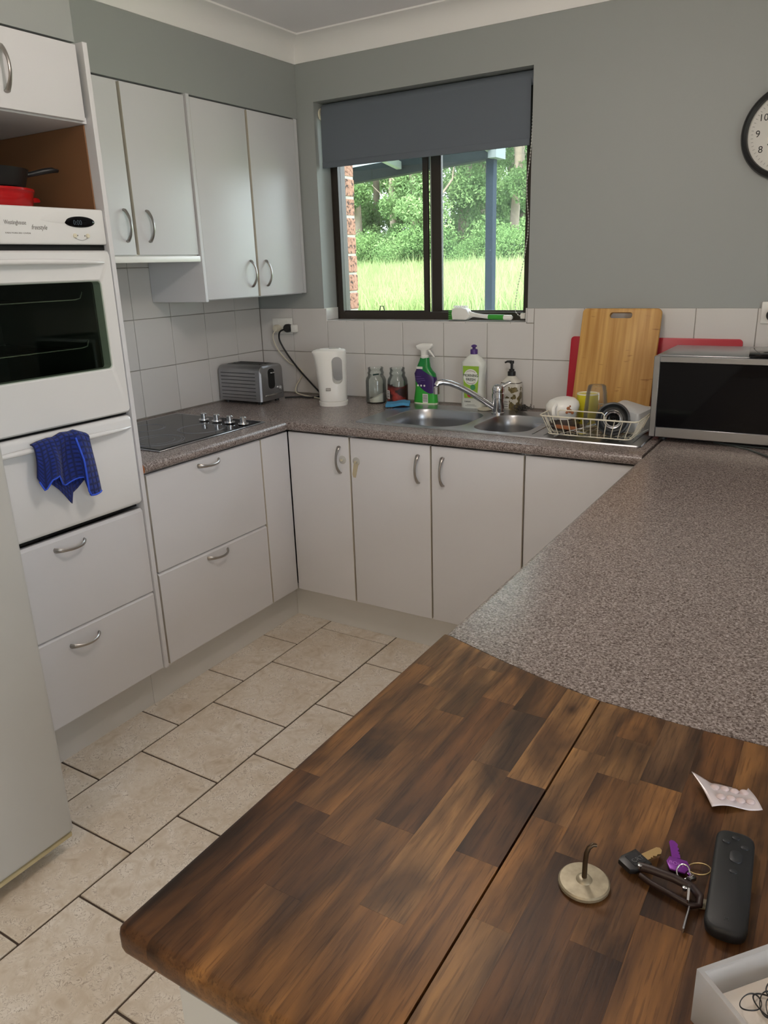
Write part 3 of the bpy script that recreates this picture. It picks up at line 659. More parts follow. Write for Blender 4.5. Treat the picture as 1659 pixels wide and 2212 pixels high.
for q in bowls:
    w = B().loft([hole(*q, zs_), hole(*q, zs_-.004, .003), hole(*q, .86, .006), hole(*q, .78, .010), hole(*q, .755, .022), hole(*q, .746, .05)], (False, True))
    bo = w.obj('bowl', MT['steel'], sk, world=True, smooth=60)
    B().lathe([(.0, .0), (.03, .0), (.034, .002), (.036, .0005)], (q[0], q[1], .7462), 20, caps=(False, False)).obj('waste', MT['chrome'], bo, world=True)
B().box(1.63, 1.634, -.49, -.14, .9045, .9062, .0005).obj('drainer_ridge', MT['steel'], sk, world=True)
for k in range(1, 9):
    x = 1.63+k*.044; B().box(x, x+.004, -.49, -.14, .9045, .9062, .0005).obj('drainer_ridge', MT['steel'], sk, world=True)
tp = thing('mixer_tap', 'chrome single-lever mixer tap standing between the sink bowls', 'tap', (1.362, -.166, .905))
tx, ty_ = 0, 0
B().lathe([(.027, 0), (.027, .004), (.0245, .006), (.0245, .062), (.0265, .064), (.0265, .082), (.024, .084), (.024, .088)], n=28).obj('body', MT['chrome'], tp)
B().loft([ell(0, 0, .0885, .0245, .0245), ell(0, 0, .100, .0255, .0255), ell(0, 0, .112, .022, .022), ell(0, 0, .119, .012, .012)]).tube([(0, 0, .104), (.016, .006, .110), (.030, .010, .119), (.042, .014, .126), (.048, .015, .127)], [(.014, .011), (.011, .007), (.008, .0045), (.007, .0035), (.004, .002)], 12).obj('lever', MT['chrome'], tp)
sp = [(-.012, -.006, .022), (-.048, -.036, .054), (-.095, -.074, .093), (-.128, -.100, .117), (-.156, -.123, .132), (-.180, -.143, .138), (-.194, -.155, .135), (-.198, -.159, .125)]
B().tube(sp, [.0125, .0125, .0122, .012, .012, .0122, .0125, .012], 14).obj('spout', MT['chrome'], tp, smooth=80)
B().lathe([(.0125, .0), (.0125, .026), (.0105, .028), (.0105, .03)], (-.1985, -.160, .092), 18).obj('aerator', MT['chrome'], tp)

hb = thing('cooktop', 'black glass cooktop with steel rim and four knobs', 'cooktop', (.31, -.965, .9))
B().box(.058, .561, -1.249, -.680, .9005, .9045, .001).obj('rim', MT['steel'], hb, world=True)
B().box(.070, .549, -1.238, -.692, .9046, .9065, .0006).obj('glass', MT['blackgloss'], hb, world=True)
MT['ring'] = plain('printed_ring', S('8d9096'), .4)
for cx, cy, rs in ((.20, -.98, (.074, .068)), (.42, -.90, (.092, .086)), (.20, -1.15, (.068, .062)), (.42, -1.13, (.10, .09, .065))):
    for q in rs: B().tube([(cx+q*math.cos(a), cy+q*math.sin(a), .9066) for a in np.linspace(0, 2*math.pi, 48, endpoint=False)], .0007, 4, closed=True).obj('zone_ring', MT['ring'], hb, world=True)
for kx in (.315, .386, .457, .528):
    kb = B().lathe([(.021, .003), (.0215, .006), (.0205, .0085), (.012, .0088)], (kx, -.775, .9066), 24, caps=(True, False)).obj('knob_skirt', MT['chrome'], hb, world=True)
    B().lathe([(.0115, .006), (.0115, .031), (.010, .0325), (0, .0328)], (kx, -.775, .9066), 20, caps=(False, False)).box(kx-.002, kx+.018, -.7765, -.7735, .9066+.027, .9066+.0315, .001).obj('knob', MT['chrome'], kb, world=True)

# ------------------------------------------------------------------ toaster, kettle, power
t = thing('toaster', 'brushed steel two-slice toaster in the tiled corner', 'toaster', (.148, -.276, .9))
b = B()
prof = []
for sx_, sz, a0 in ((1, 1, 0), (-1, 1, 90)):
    for k in range(7):
        a = math.radians(a0+90*k/6); prof.append((sx_*(.085-.028)+.028*math.cos(a), .148+.028*math.sin(a)))
prof += [(-.088, .014), (.088, .014)]
def inset(p, d): return [(u*(1-d/.088), .014+(v-.014)*(1-d/.165)) for u, v in p]
b.loft([[Vector((x, u, v)) for u, v in p] for x, p in ((-.130, inset(prof, .010)), (-.124, inset(prof, .002)), (-.116, prof), (.116, prof), (.124, inset(prof, .002)), (.130, inset(prof, .010)))])
body = b.obj('body', MT['darksteel'], t, smooth=35)
for k, zz in enumerate((.142, .126, .110, .093, .076, .059, .042, .028)):
    B().tube([(-.105, -.0875, zz), (.10, -.0875, zz)], .0017, 6).obj('side_rib', plain('rib_steel', (.16, .16, .17), .4, 1), body)
for yy in (-.022, .026): B().box(-.09, .085, yy-.014, yy+.014, .1755, .1772).obj('slot', MT['dark'], body)
B().box(-.10, .10, -.048, .052, .1758, .1765).obj('top_plate', plain('top_plate', (.18, .18, .18), .45, 1), body)
for yy in (-.040, .0, .044): B().box(-.095, .09, yy-.0015, yy+.0015, .1770, .1790).obj('slot_guard', MT['darksteel'], body)
B().prism([(u, v) for u, v in rrect(.046, .092, .018, 5, -.006, .112)], 'x', .1285, .1312).obj('lever_slot', MT['dark'], t)
B().box(.131, .144, -.021, .010, .137, .143, .002).obj('lever', MT['chrome'], t)
B().lathe([(.010, -.003), (.010, .008), (.008, .011), (0, .0115)], (.1305, .045, .066), 16, axis='x', caps=(True, False)).box(.139, .1435, .0435, .0465, .057, .075).obj('browning_knob', MT['chrome'], t)
B().box(.130, .1335, -.058, .062, .035, .041, .001).obj('crumb_tray', MT['chrome'], t)
for sx_ in (-.10, .10):
    for sy in (-.06, .06): B().lathe([(.011, 0), (.011, .0135)], (sx_, sy, 0), 10).obj('foot', MT['black'], t)

k_ = thing('kettle', 'white plastic jug kettle with a slot handle on the bench corner', 'kettle', (.578, -.215, .9))
b = B(); rings = []
for z_, xl, xr, dy in ((.022, -.062, .062, .060), (.03, -.063, .063, .061), (.06, -.064, .063, .060), (.11, -.068, .064, .057), (.16, -.073, .065, .054), (.20, -.078, .066, .050), (.222, -.083, .066, .047), (.236, -.088, .066, .045), (.243, -.082, .064, .042), (.247, -.068, .058, .036)):
    c0 = (xl+xr)/2; rings.append(ell(c0, 0, z_, (xr-xl)/2, dy, 36, 2.4))
b.loft(rings); me = b.mesh('body', MT['whiteplastic'], 50)
cut = B().prism(rrect(.046, .118, .022, 6, .024, .158), 'y', -.09, .09).mesh('cut', MT['whiteplastic'], 0)
RZ = Matrix.Rotation(math.radians(33), 4, 'Z')
me = carve(me, cut); me.transform(RZ); kb = link('body', me, k_)
def kp(b, *a, **k): return b.move(RZ).obj(*a, **k)
kp(B().loft([ell(0, 0, 0, .064, .062, 36, 2.3), ell(0, 0, .018, .066, .064, 36, 2.3), ell(0, 0, .0205, .062, .060, 36, 2.3)]), 'power_base', MT['whiteplastic'], k_)
kp(B().loft([ell(-.004, 0, .2472, .05, .03, 28, 2.4), ell(-.004, 0, .2505, .047, .028, 28, 2.4)]), 'lid', MT['whiteplastic'], k_)
kp(B().box(-.01, .035, -.012, .012, .2505, .2525, .001), 'lid_catch', plain('catch_grey', S('b9b8b2'), .4), k_)
kp(B().box(-.030, -.008, -.0625, -.058, .070, .084, .002), 'switch', MT['nickel'], k_, label='small grey power switch')

def outlet(name, label, x0, z0):
    o = thing(name, label, 'socket', (x0+.0615, -.0068, z0+.0375))
    B().box(-.0615, .0615, -.008, 0, -.0375, .0375, .004, 2).obj('plate', MT['whiteplastic'], o)
    for sx_ in (-.03, .03): B().box(sx_-.009, sx_+.009, -.0105, -.0078, .012, .028, .001).obj('switch', MT['whiteplastic'], o)
    for sx_ in (-.03, .03):
        for dx, rot in ((-.006, .5), (.006, -.5)): B().box(-.001, .001, -.0084, -.0078, -.004, .004, rot=Matrix.Translation((sx_+dx, 0, -.010)) @ Matrix.Rotation(rot, 4, 'Y')).obj('pin_slot', MT['dark'], o)
    return o
outlet('power_socket', 'white double power socket on tiles above the toaster', .088, 1.190)
outlet('power_socket', 'white double power socket at the right edge above the microwave', 2.279, 1.258)
def plug(name, label, x, z, col, cord, r=.017, cr=.0032):
    o = thing(name, label, 'plug', (x, -.0155, z))
    B().lathe([(r*.95, 0), (r, -.006), (r, -.024), (r*.8, -.031), (0, -.032)], n=20, axis='y', caps=(True, False)).obj('plug_body', col, o)
    if cord:
        pts = [Vector(p) for p in cord]; P = []
        for i in range(len(pts)-1):
            p0, p1, p2, p3 = pts[max(0, i-1)], pts[i], pts[i+1], pts[min(len(pts)-1, i+2)]
            for q in range(8):
                t_ = q/8; P.append(.5*((2*p1)+(p2-p0)*t_+(2*p0-5*p1+4*p2-p3)*t_*t_+(3*p1-p0-3*p2+p3)*t_**3))
        P.append(pts[-1]); B().tube(P, cr, 8).obj('cord', col, o, world=True, smooth=80)
    return o
plug('power_plug', 'cream kettle plug and cord in the left half of the socket', .128, 1.217, MT['cream'], [(.126, -.045, 1.205), (.118, -.05, 1.19), (.112, -.045, 1.165), (.128, -.03, 1.11), (.18, -.022, 1.055), (.235, -.02, 1.03), (.262, -.02, 1.005), (.245, -.022, .972), (.225, -.03, .94), (.236, -.05, .912), (.30, -.075, .9045), (.40, -.11, .904), (.50, -.165, .906)])
plug('power_plug', 'black toaster plug and cord beside the cream plug', .196, 1.219, MT['black'], [(.185, -.048, 1.214), (.165, -.052, 1.205), (.152, -.048, 1.185), (.152, -.04, 1.15), (.185, -.03, 1.09), (.245, -.026, 1.02), (.32, -.03, .955), (.385, -.05, .912), (.395, -.09, .904), (.36, -.12, .904), (.32, -.115, .904), (.29, -.13, .904), (.262, -.172, .906)], .020, .0042)
o = thing('plug_adaptor', 'small square white adaptor beside the black plug', 'plug', (.2335, -.0155, 1.218)); B().box(-.014, .014, -.024, 0, -.018, .018, .004, 2).obj('body', MT['whiteplastic'], o)
plug('power_plug', 'black microwave plug in the socket at the right edge', 2.318, 1.289, MT['black'], None, .020)

# ------------------------------------------------------------------ jars and bottles along the back
def jar(label, x, y, R):
    o = thing('glass_jar', label, 'jar', (x, y, .9))
    P = [(R*.9, 0), (R, .006), (R, .100), (R*.93, .112), (R*.78, .122), (R*.76, .128), (R*.80, .132), (R*.80, .138), (R*.74, .141), (R*.72, .150), (R*.76, .154), (R*.74, .159)]
    I = [(r_-.003, z_) for r_, z_ in P[::-1]]; I[-1] = (R*.88-.003, .005)
    B().lathe(P+I, n=32, caps=(True, True)).obj('glass', MT['jarglass'], o, smooth=60); return o
j1 = jar('open glass jar with a little white sugar, next to the kettle', .735, -.098, .047)
bs = B(); Rj = .0425; rings = []
for k in range(1, 7):
    rr_ = Rj*k/6; rings.append([Vector((rr_*math.cos(a), rr_*math.sin(a), .007+.022+.020*math.cos(a-.3)*k/6-.004*abs(math.sin(2*a)))) for a in np.linspace(0, 2*math.pi, 24, endpoint=False)])
rings.append([Vector((Rj*math.cos(a), Rj*math.sin(a), .006)) for a in np.linspace(0, 2*math.pi, 24, endpoint=False)])
bs.loft(rings, (True, True)).obj('sugar', plain('sugar', S('e9e4d8'), .9), j1)
B().prism([(.012, .127), (.040, .132), (.040, .138), (.012, .134)], 'y', -.043, -.036).obj('lid_seal', plain('dark_green_print', S('17352f'), .5), j1)
j2 = jar('open glass jar with a red label, beside the sugar jar', .838, -.080, .0455)
m, nt, bb = nodes('coffee_label'); tc = N(nt, 'ShaderNodeTexCoord'); sep = N(nt, 'ShaderNodeSeparateXYZ'); nt.links.new(tc.outputs['Object'], sep.inputs[0])
n1 = N(nt, 'ShaderNodeTexNoise', i_Scale=28., i_Detail=3.); nt.links.new(tc.outputs['Object'], n1.inputs['Vector'])
r1 = ramp(nt, [(.46, S('2a0f0e')), (.52, S('7a2620')), (.66, S('a0382e'))]); nt.links.new(n1.outputs[0], r1.inputs[0])
mr = N(nt, 'ShaderNodeMapRange', i_1=.055, i_2=.085); nt.links.new(sep.outputs[2], mr.inputs[0])
mx = N(nt, 'ShaderNodeMix', data_type='RGBA', i_7=rgb(S('2a1412'))); nt.links.new(mr.outputs[0], mx.inputs[0]); nt.links.new(r1.outputs[0], mx.inputs[6]); nt.links.new(mx.outputs[2], bb.inputs['Base Color']); bb.inputs['Roughness'].default_value = .5
R = .0460; A = np.linspace(math.radians(150), math.radians(390), 30)
B().loft([[Vector((R*math.cos(a), R*math.sin(a), .012)) for a in A]+[Vector(((R-.0004)*math.cos(a), (R-.0004)*math.sin(a), .012)) for a in A[::-1]], [Vector((R*math.cos(a), R*math.sin(a), .084+.006*math.sin(a*2))) for a in A]+[Vector(((R-.0004)*math.cos(a), (R-.0004)*math.sin(a), .084+.006*math.sin(a*2))) for a in A[::-1]]]).obj('paper_label', m, j2)
B().lathe([(.040, .006), (.042, .05), (.0418, .052), (0, .052)], n=24, caps=(True, False)).obj('coffee', plain('coffee', S('2b1710'), .9), j2)
bcl = B().box(-.0115, .0115, -.0006, 0, -.019, .019).obj('barcode_panel', MT['paperwhite'], j2); a_ = math.radians(238); bcl.location = (.0466*math.cos(a_), .0466*math.sin(a_), .043); bcl.rotation_euler = (0, 0, a_+math.pi/2)
for k in range(8): q = B().box(-.009, .009, -.001, -.0004, -.0006-.0004*(k % 3), .0006+.0004*(k % 2)).obj('barcode_bar', MT['ink'], bcl); q.location = (0, 0, -.014+.004*k)

def wrapmat(name, fn):
    m, nt, b = nodes(name); tc = N(nt, 'ShaderNodeTexCoord'); sep = N(nt, 'ShaderNodeSeparateXYZ'); nt.links.new(tc.outputs['Object'], sep.inputs[0]); fn(nt, b, sep); b.inputs['Roughness'].default_value = .3; return m
def mnode(nt, op, a, b_=None, c=None):
    n = N(nt, 'ShaderNodeMath', operation=op)
    for i, v in enumerate((a, b_, c)):
        if v is None: continue
        if isinstance(v, (int, float)): n.inputs[i].default_value = v
        else: nt.links.new(v, n.inputs[i])
    return n.outputs[0]
def mixc(nt, f, a, b_):
    n = N(nt, 'ShaderNodeMix', data_type='RGBA'); nt.links.new(f, n.inputs[0])
    for i, v in ((6, a), (7, b_)):
        if isinstance(v, tuple): n.inputs[i].default_value = rgb(v)
        else: nt.links.new(v, n.inputs[i])
    return n.outputs[2]
def spraycol(nt, b, sep):
    x, y, z_ = sep.outputs
    low = mnode(nt, 'LESS_THAN', mnode(nt, 'ADD', z_, mnode(nt, 'MULTIPLY', mnode(nt, 'POWER', mnode(nt, 'ABSOLUTE', mnode(nt, 'SUBTRACT', x, .035)), 1.6), -3.2)), .052)
    top = mnode(nt, 'GREATER_THAN', mnode(nt, 'ADD', z_, mnode(nt, 'MULTIPLY', x, .55)), .150)
    band = mnode(nt, 'LESS_THAN', z_, .010)
    c = mixc(nt, top, mixc(nt, low, S('3b2163'), S('3aa83c')), S('15843a')); nt.links.new(mixc(nt, band, c, S('dfeacb')), b.inputs['Base Color'])
sp_ = thing('spray_bottle', 'green and purple trigger spray bottle with white head', 'bottle', (.972, -.060, .9))
def sect(z_, xl, xr, d, p=2.6): return ell((xl+xr)/2, 0, z_, (xr-xl)/2, d, 28, p)
B().loft([sect(0, -.056, .056, .024), sect(.004, -.058, .058, .026), sect(.03, -.056, .055, .026), sect(.076, -.048, .051, .026), (sect(.110, -.050, .053, .025)), sect(.136, -.054, .047, .024), sect(.150, -.046, .032, .022), sect(.165, -.041, .022, .020), sect(.190, -.029, .018, .017), sect(.205, -.024, .016, .015)]).obj('bottle', wrapmat('spray_wrap', spraycol), sp_, smooth=60)
B().lathe([(.016, .203), (.018, .206), (.018, .213), (.0155, .215)], (-.004, 0, 0), 18).obj('collar', MT['whiteplastic'], sp_)
B().loft([[Vector((x, y, z_)) for x, y in rrect(w, d, .006, 4, cx, 0)] for z_, cx, w, d in ((.213, -.006, .026, .022), (.228, -.006, .026, .022), (.238, -.004, .036, .023), (.244, -.006, .068, .023), (.256, -.004, .082, .022), (.264, .004, .062, .018), (.267, .008, .044, .012))]).obj('spray_head', MT['whiteplastic'], sp_, smooth=60)
B().tube([(.012, 0, .242), (.022, 0, .232), (.034, 0, .218), (.044, 0, .206)], [(.006, .007), (.005, .007), (.004, .007), (.003, .006)], 10).obj('trigger', MT['whiteplastic'], sp_)
B().box(-.034, -.004, -.0225, -.0215, .158, .168).obj('white_strip', MT['paperwhite'], sp_)
o = B().box(-.013, .013, -.0268, -.0260, .010, .050).obj('barcode_panel', MT['paperwhite'], sp_); o.location = (.010, 0, 0)
for q in range(6): B().box(-.011+.010, .011+.010, -.0273, -.0266, .017+q*.0052, .0195+q*.0052).obj('barcode_bar', MT['greyink'], o).location = (-.010, 0, 0)
for q, w in enumerate((.030, .046, .05, .028)): B().box(-.040, -.040+w, -.0262, -.0256, .124-q*.0075, .1255-q*.0075).obj('printed_line', plain('lilac_print', S('7d68a8'), .5), sp_)
for q in range(3): B().lathe([(.0045, -.0006), (0, -.0007)], (-.026+.016*q, -.0255, .086), 10, axis='y', caps=(True, False)).obj('printed_dot', MT['paperwhite'], sp_)

so = thing('dish_soap_bottle', 'white dishwashing liquid bottle with purple cap and green label', 'bottle', (1.210, -.072, .9))
WS = plain('soap_white', S('dcdfd8'), .3)
B().loft([sect(0, -.050, .050, .027, 3.2), sect(.005, -.053, .053, .030, 3.2), sect(.06, -.053, .053, .030, 3.2), sect(.11, -.047, .046, .029, 3.2), sect(.14, -.050, .048, .030, 3.2), sect(.178, -.053, .054, .030, 3.2), sect(.196, -.052, .052, .030, 3), sect(.212, -.036, .036, .024, 2.4), sect(.226, -.017, .017, .016, 2), sect(.231, -.014, .014, .014, 2)]).obj('bottle', WS, so, smooth=50)
B().lathe([(.0155, .229), (.0155, .246), (.014, .249), (.007, .250), (.007, .257), (.012, .259), (.012, .264), (.005, .268), (0, .268)], n=20, caps=(True, False)).obj('cap', MT['purple'], so)
def lblcol(nt, b, sep):
    x, y, z_ = sep.outputs
    d = mnode(nt, 'SQRT', mnode(nt, 'ADD', mnode(nt, 'POWER', x, 2.), mnode(nt, 'POWER', mnode(nt, 'SUBTRACT', z_, .136), 2.)))
    n = N(nt, 'ShaderNodeTexNoise', i_Scale=50.); cc = mixc(nt, n.outputs[0], S('6fae2e'), S('b8d44c'))
    nt.links.new(mixc(nt, mnode(nt, 'LESS_THAN', d, .0335), cc, S('eef0e6')), b.inputs['Base Color'])
B().loft([[Vector((s_*w, -yf, z_)) for s_ in (-1, 1)]+[Vector((s_*w, -yf+.0012, z_)) for s_ in (1, -1)] for z_, w, yf in ((.048, .030, .0318), (.075, .031, .0315), (.10, .033, .0310), (.125, .034, .0305), (.15, .0355, .0312), (.182, .0365, .0318))]).obj('label', wrapmat('soap_label', lblcol), so)
text('MORNING', .0165, (0, -.0328, .143), RX, MT['inkgreen'], so, sx=.88); text('FRESH', .0165, (0, -.0328, .126), RX, MT['inkgreen'], so, sx=.98)
for sg, zz in ((1, .1385), (-1, .1335)): B().tube([(.028*math.sin(a), -.0326, zz+sg*.0245*math.cos(a)) for a in np.linspace(-.8, .8, 12)], .0007, 4).obj('printed_arc', plain('brown_print', S('7a2f3a'), .5), so)
for x, z_, r_, cN in ((.012, .068, .012, 'b23a4a'), (-.006, .061, .010, 'c9405a'), (.020, .060, .008, '2d2f5a'), (-.014, .073, .007, '2f4a1e')): B().lathe([(r_, -.0006), (r_*.6, -.0016), (0, -.002)], (x, -.0316, z_), 14, axis='y', caps=(True, False)).obj('printed_berry', plain('print_'+cN, S(cN), .4), so)
B().lathe([(.012, -.0004), (0, -.0005)], (.010, -.0316, .094), 16, axis='y', caps=(True, False)).obj('printed_badge', plain('badge', S('4c9a63'), .5), so)
text('Lemon', .0115, (-.016, -.0308, .033), RX, MT['ink'], so, shear=.4, sx=.9)
for w, zz in ((.018, .0195), (.026, .0145)): B().box(-w, w, -.0308, -.0300, zz, zz+.001).obj('printed_line', MT['greyink'], so)

pb = thing('pump_bottle', 'white floral soap bottle with black pump, behind the tap', 'bottle', (1.372, -.052, .9))
def pumpcol(nt, b, sep):
    x, y, z_ = sep.outputs; n = N(nt, 'ShaderNodeTexNoise', i_Scale=38., i_Detail=4.); tc = N(nt, 'ShaderNodeTexCoord'); nt.links.new(tc.outputs['Object'], n.inputs['Vector'])
    fl_ = mnode(nt, 'MULTIPLY', mnode(nt, 'GREATER_THAN', mnode(nt, 'ADD', n.outputs[0], mnode(nt, 'MULTIPLY', x, 3.)), .56), mnode(nt, 'LESS_THAN', z_, .100))
    n2 = N(nt, 'ShaderNodeTexNoise', i_Scale=90.); nt.links.new(tc.outputs['Object'], n2.inputs['Vector'])
    c = mixc(nt, fl_, S('d3cfc4'), mixc(nt, n2.outputs[0], S('1d1a14'), S('9a8a5a')))
    nt.links.new(mixc(nt, mnode(nt, 'MULTIPLY', mnode(nt, 'GREATER_THAN', z_, .1135), mnode(nt, 'LESS_THAN', z_, .117)), c, S('4a4036')), b.inputs['Base Color'])
B().loft([sect(0, -.041, .041, .028, 4), sect(.004, -.043, .043, .030, 4), sect(.112, -.043, .043, .030, 4), sect(.116, -.041, .041, .029, 4), sect(.140, -.018, .018, .018, 2.4), sect(.145, -.014, .014, .014, 2)]).obj('bottle', wrapmat('pump_wrap', pumpcol), pb, smooth=40)
B().lathe([(.0165, .143), (.0165, .160), (.011, .163), (.011, .170), (.0055, .171), (.0055, .192), (.009, .193), (.009, .204), (0, .2045)], n=18, caps=(True, False)).tube([(0, 0, .200), (-.018, -.004, .201), (-.028, -.006, .196)], [.006, .0045, .0035], 8).obj('pump', MT['black'], pb)
B().box(-.026, .002, -.0309, -.0302, .012, .052).obj('label_panel', MT['paperwhite'], pb)
for q in range(3): B().box(-.022, -.002, -.0313, -.0308, .018+q*.009, .0205+q*.009).obj('printed_line', MT['greyink'], pb)
B().lathe([(.0, 0), (.030, 0), (.032, .003), (.030, .006), (0, .0065)], n=24, caps=(False, False)).obj('sink_plug', MT['cream'], None).location = (1.282, -.118, .9055)
mark(bpy.data.objects['sink_plug'], label='flat round cream sink plug lying between soap bottle and tap', category='plug')

o = thing('sponge', 'blue dish sponge cloth draped on the sink corner by the jars', 'sponge', (.888, -.165, .9046), math.radians(25))
b = B(); rows_ = []
for k in range(9):
    x = -.052+.104*k/8; zc = .007*math.exp(-((x-.012)/.02)**2)+.0035*(k > 5); rows_.append([Vector((x, -.034+.004*math.sin(k), zc)), Vector((x, .034, zc+.002)), Vector((x, .034, zc+.014)), Vector((x, -.034+.004*math.sin(k), zc+.012))])
b.loft(rows_).obj('sponge_body', plain('blue_sponge', S('4b93bd'), .9, bump=.6, bscale=160, vary=.12, vscale=60), o)
w = B(); rr = random.Random(3)
for q in range(34):
    c = Vector((rr.gauss(0, .016), rr.gauss(0, .011), .012+abs(rr.gauss(0, .006)))); r_ = rr.uniform(.006, .012); ax = Vector((rr.gauss(0, 1), rr.gauss(0, 1), rr.gauss(0, 1))).normalized(); u_ = ax.orthogonal().normalized(); v_ = ax.cross(u_)
    pts = [c+u_*r_*math.cos(a)*1.2+v_*r_*math.sin(a)+ax*.003*math.sin(3*a) for a in np.linspace(0, 2*math.pi*rr.uniform(.6, 1), 11)]
    w.tube([Vector((p.x, p.y, max(.0012, p.z))) for p in pts], .0011, 4)
o = w.obj('steel_wool', plain('dark_wire', (.09, .085, .08), .4, .7), None); o.location = (1.448, -.112, .9048); mark(o, label='dark tangled wire scourer right of the tap', category='scourer', kind='stuff')
# ------------------------------------------------------------------ window sill, blind
bl = thing('roller_blind', 'dark grey roller blind half lowered over the kitchen window', 'blind', (.906, .055, 2.155))
B().lathe([(.0255, -.493), (.0255, .493)], (0, .006, .0035), 20, axis='x').obj('roller_tube', MT['blind'], bl)
b = B(); b.loft([[Vector((x, -.019+y, z_)) for x, z_ in ((-.496, -.001), (.486, -.001), (.486, -.232), (-.499, -.232))] for y in (0, .0012)]).obj('fabric', MT['blind'], bl, smooth=0)
B().box(-.499, .486, -.0225, -.0155, -.2345, -.2085, .003, 2).obj('hem_bar', MT['blind'], bl)
for sx_ in (-.504, .503):
    b = B(); b.lathe([(.024, -.0025), (.026, 0), (.024, .0025)], (sx_, -.002, -.012), 18, axis='x').obj('bracket', MT['cream'], bl)
ch = B()
def beads(pts, n):
    pts = [Vector(p) for p in pts]; L = [0]
    for a, b_ in zip(pts, pts[1:]): L.append(L[-1]+(b_-a).length)
    for k in range(n):
        s_ = L[-1]*k/(n-1); i = max(j for j in range(len(L)-1) if L[j] <= s_+1e-9); f_ = (s_-L[i])/(L[i+1]-L[i]); ch.ball(pts[i].lerp(pts[i+1], f_), .0026, 6)
    ch.tube(pts, .0008, 4)
beads([(.497, -.012, -.02), (.494, -.020, -.22), (.488, -.02, -.29), (.478, -.02, -.36), (.480, -.02, -.42), (.489, -.02, -.50), (.486, -.015, -.56), (.470, -.012, -.66), (.446, -.01, -.76), (.436, -.01, -.83), (.438, -.008, -.862), (.452, -.01, -.876), (.470, -.01, -.880)], 78)
ch.obj('bead_chain', MT['whiteplastic'], bl, kind='stuff')
B().box(.462, .482, -.018, .002, -.890, -.866, .003).obj('chain_tensioner', MT['whiteplastic'], bl)

br = thing('dish_brush', 'white and green scrubbing brush lying on the window sill', 'brush', (1.18, .042, zs+.0025))
B().prism([(-.118, .004), (-.055, .003), (-.038, .012), (-.036, .022), (-.052, .046), (-.075, .054), (-.118, .050), (-.122, .03)], 'y', -.022, .022, .004).obj('head', MT['whiteplastic'], br)
bb_ = B()
for i in range(5):
    for j in range(7): bb_.tube([(-.118, -.018+.006*j, .007+.0075*i), (-.136, -.019+.0064*j, .005+.0082*i)], .0024, 5)
bb_.obj('bristles', plain('green_bristle', S('49b23c'), .6), br, kind='stuff')
bb_ = B()
for i in range(7):
    for j in range(3): bb_.tube([(-.112+.009*i, -.012+.012*j, .052), (-.116+.009*i, -.013+.012*j, .061)], .002, 5)
bb_.obj('bristles', MT['whiteplastic'], br, kind='stuff')
B().tube([(-.050, 0, .026), (-.02, 0, .022), (.02, 0, .017), (.06, 0, .014), (.145, 0, .012), (.152, 0, .012)], [(.014, .012), (.009, .010), (.008, .010), (.010, .012), (.011, .012), (.006, .007)], 14, flat=(0, 0, 1)).obj('handle', MT['whiteplastic'], br, smooth=80)
B().tube([(.045, 0, .0148), (.06, 0, .0142), (.09, 0, .0135), (.115, 0, .013)], [(.0102, .0118), (.0108, .0128), (.0112, .0132), (.0112, .0130)], 14, flat=(0, 0, 1)).obj('grip', MT['green'], br, smooth=80)

# ------------------------------------------------------------------ right end of the back bench
def bamboo(nt, b, sep):
    pass
m, nt, bb = nodes('bamboo'); tc = N(nt, 'ShaderNodeTexCoord'); mp = N(nt, 'ShaderNodeMapping'); mp.inputs['Scale'].default_value = (55, 1, 2.2); nt.links.new(tc.outputs['Object'], mp.inputs[0])
n1 = N(nt, 'ShaderNodeTexNoise', i_Scale=1., i_Detail=4.); nt.links.new(mp.outputs[0], n1.inputs['Vector']); r1 = ramp(nt, [(.35, S('b07f3c')), (.65, S('d0a35c'))]); nt.links.new(n1.outputs[0], r1.inputs[0])
mp2 = N(nt, 'ShaderNodeMapping'); mp2.inputs['Scale'].default_value = (13, 1, 60); nt.links.new(tc.outputs['Object'], mp2.inputs[0]); n2 = N(nt, 'ShaderNodeTexNoise', i_Scale=1., i_Detail=2.); nt.links.new(mp2.outputs[0], n2.inputs['Vector']); r2_ = ramp(nt, [(.27, (.62, .5, .38)), (.34, (1, 1, 1))]); nt.links.new(n2.outputs[0], r2_.inputs[0])
mx = N(nt, 'ShaderNodeMix', data_type='RGBA', blend_type='MULTIPLY', i_0=1.); nt.links.new(r1.outputs[0], mx.inputs[6]); nt.links.new(r2_.outputs[0], mx.inputs[7]); nt.links.new(mx.outputs[2], bb.inputs['Base Color']); bb.inputs['Roughness'].default_value = .45
cbd = thing('cutting_board', 'bamboo chopping board with a slot handle leaning on the tiles', 'cutting board', (1.806, -.148, .9075), rot=(math.radians(-15.2), 0, 0))
bd = B().prism(rrect(.294, .418, .016, 5, 0, .209), 'y', -.009, .009, .003).mesh('board', m, 30)
bd = carve(bd, B().prism(rrect(.084, .022, .0105, 6, 0, .392), 'y', -.03, .03).mesh('cut', m, 0)); link('board', bd, cbd)
rb = thing('plastic_board', 'long red plastic chopping board behind the bamboo one', 'cutting board', (1.919, -.052, .9065), rot=(math.radians(-8.0), 0, 0))
B().prism(rrect(.626, .300, .014, 5, 0, .150), 'y', -.0045, .0045, .0015).obj('board', MT['redboard'], rb)

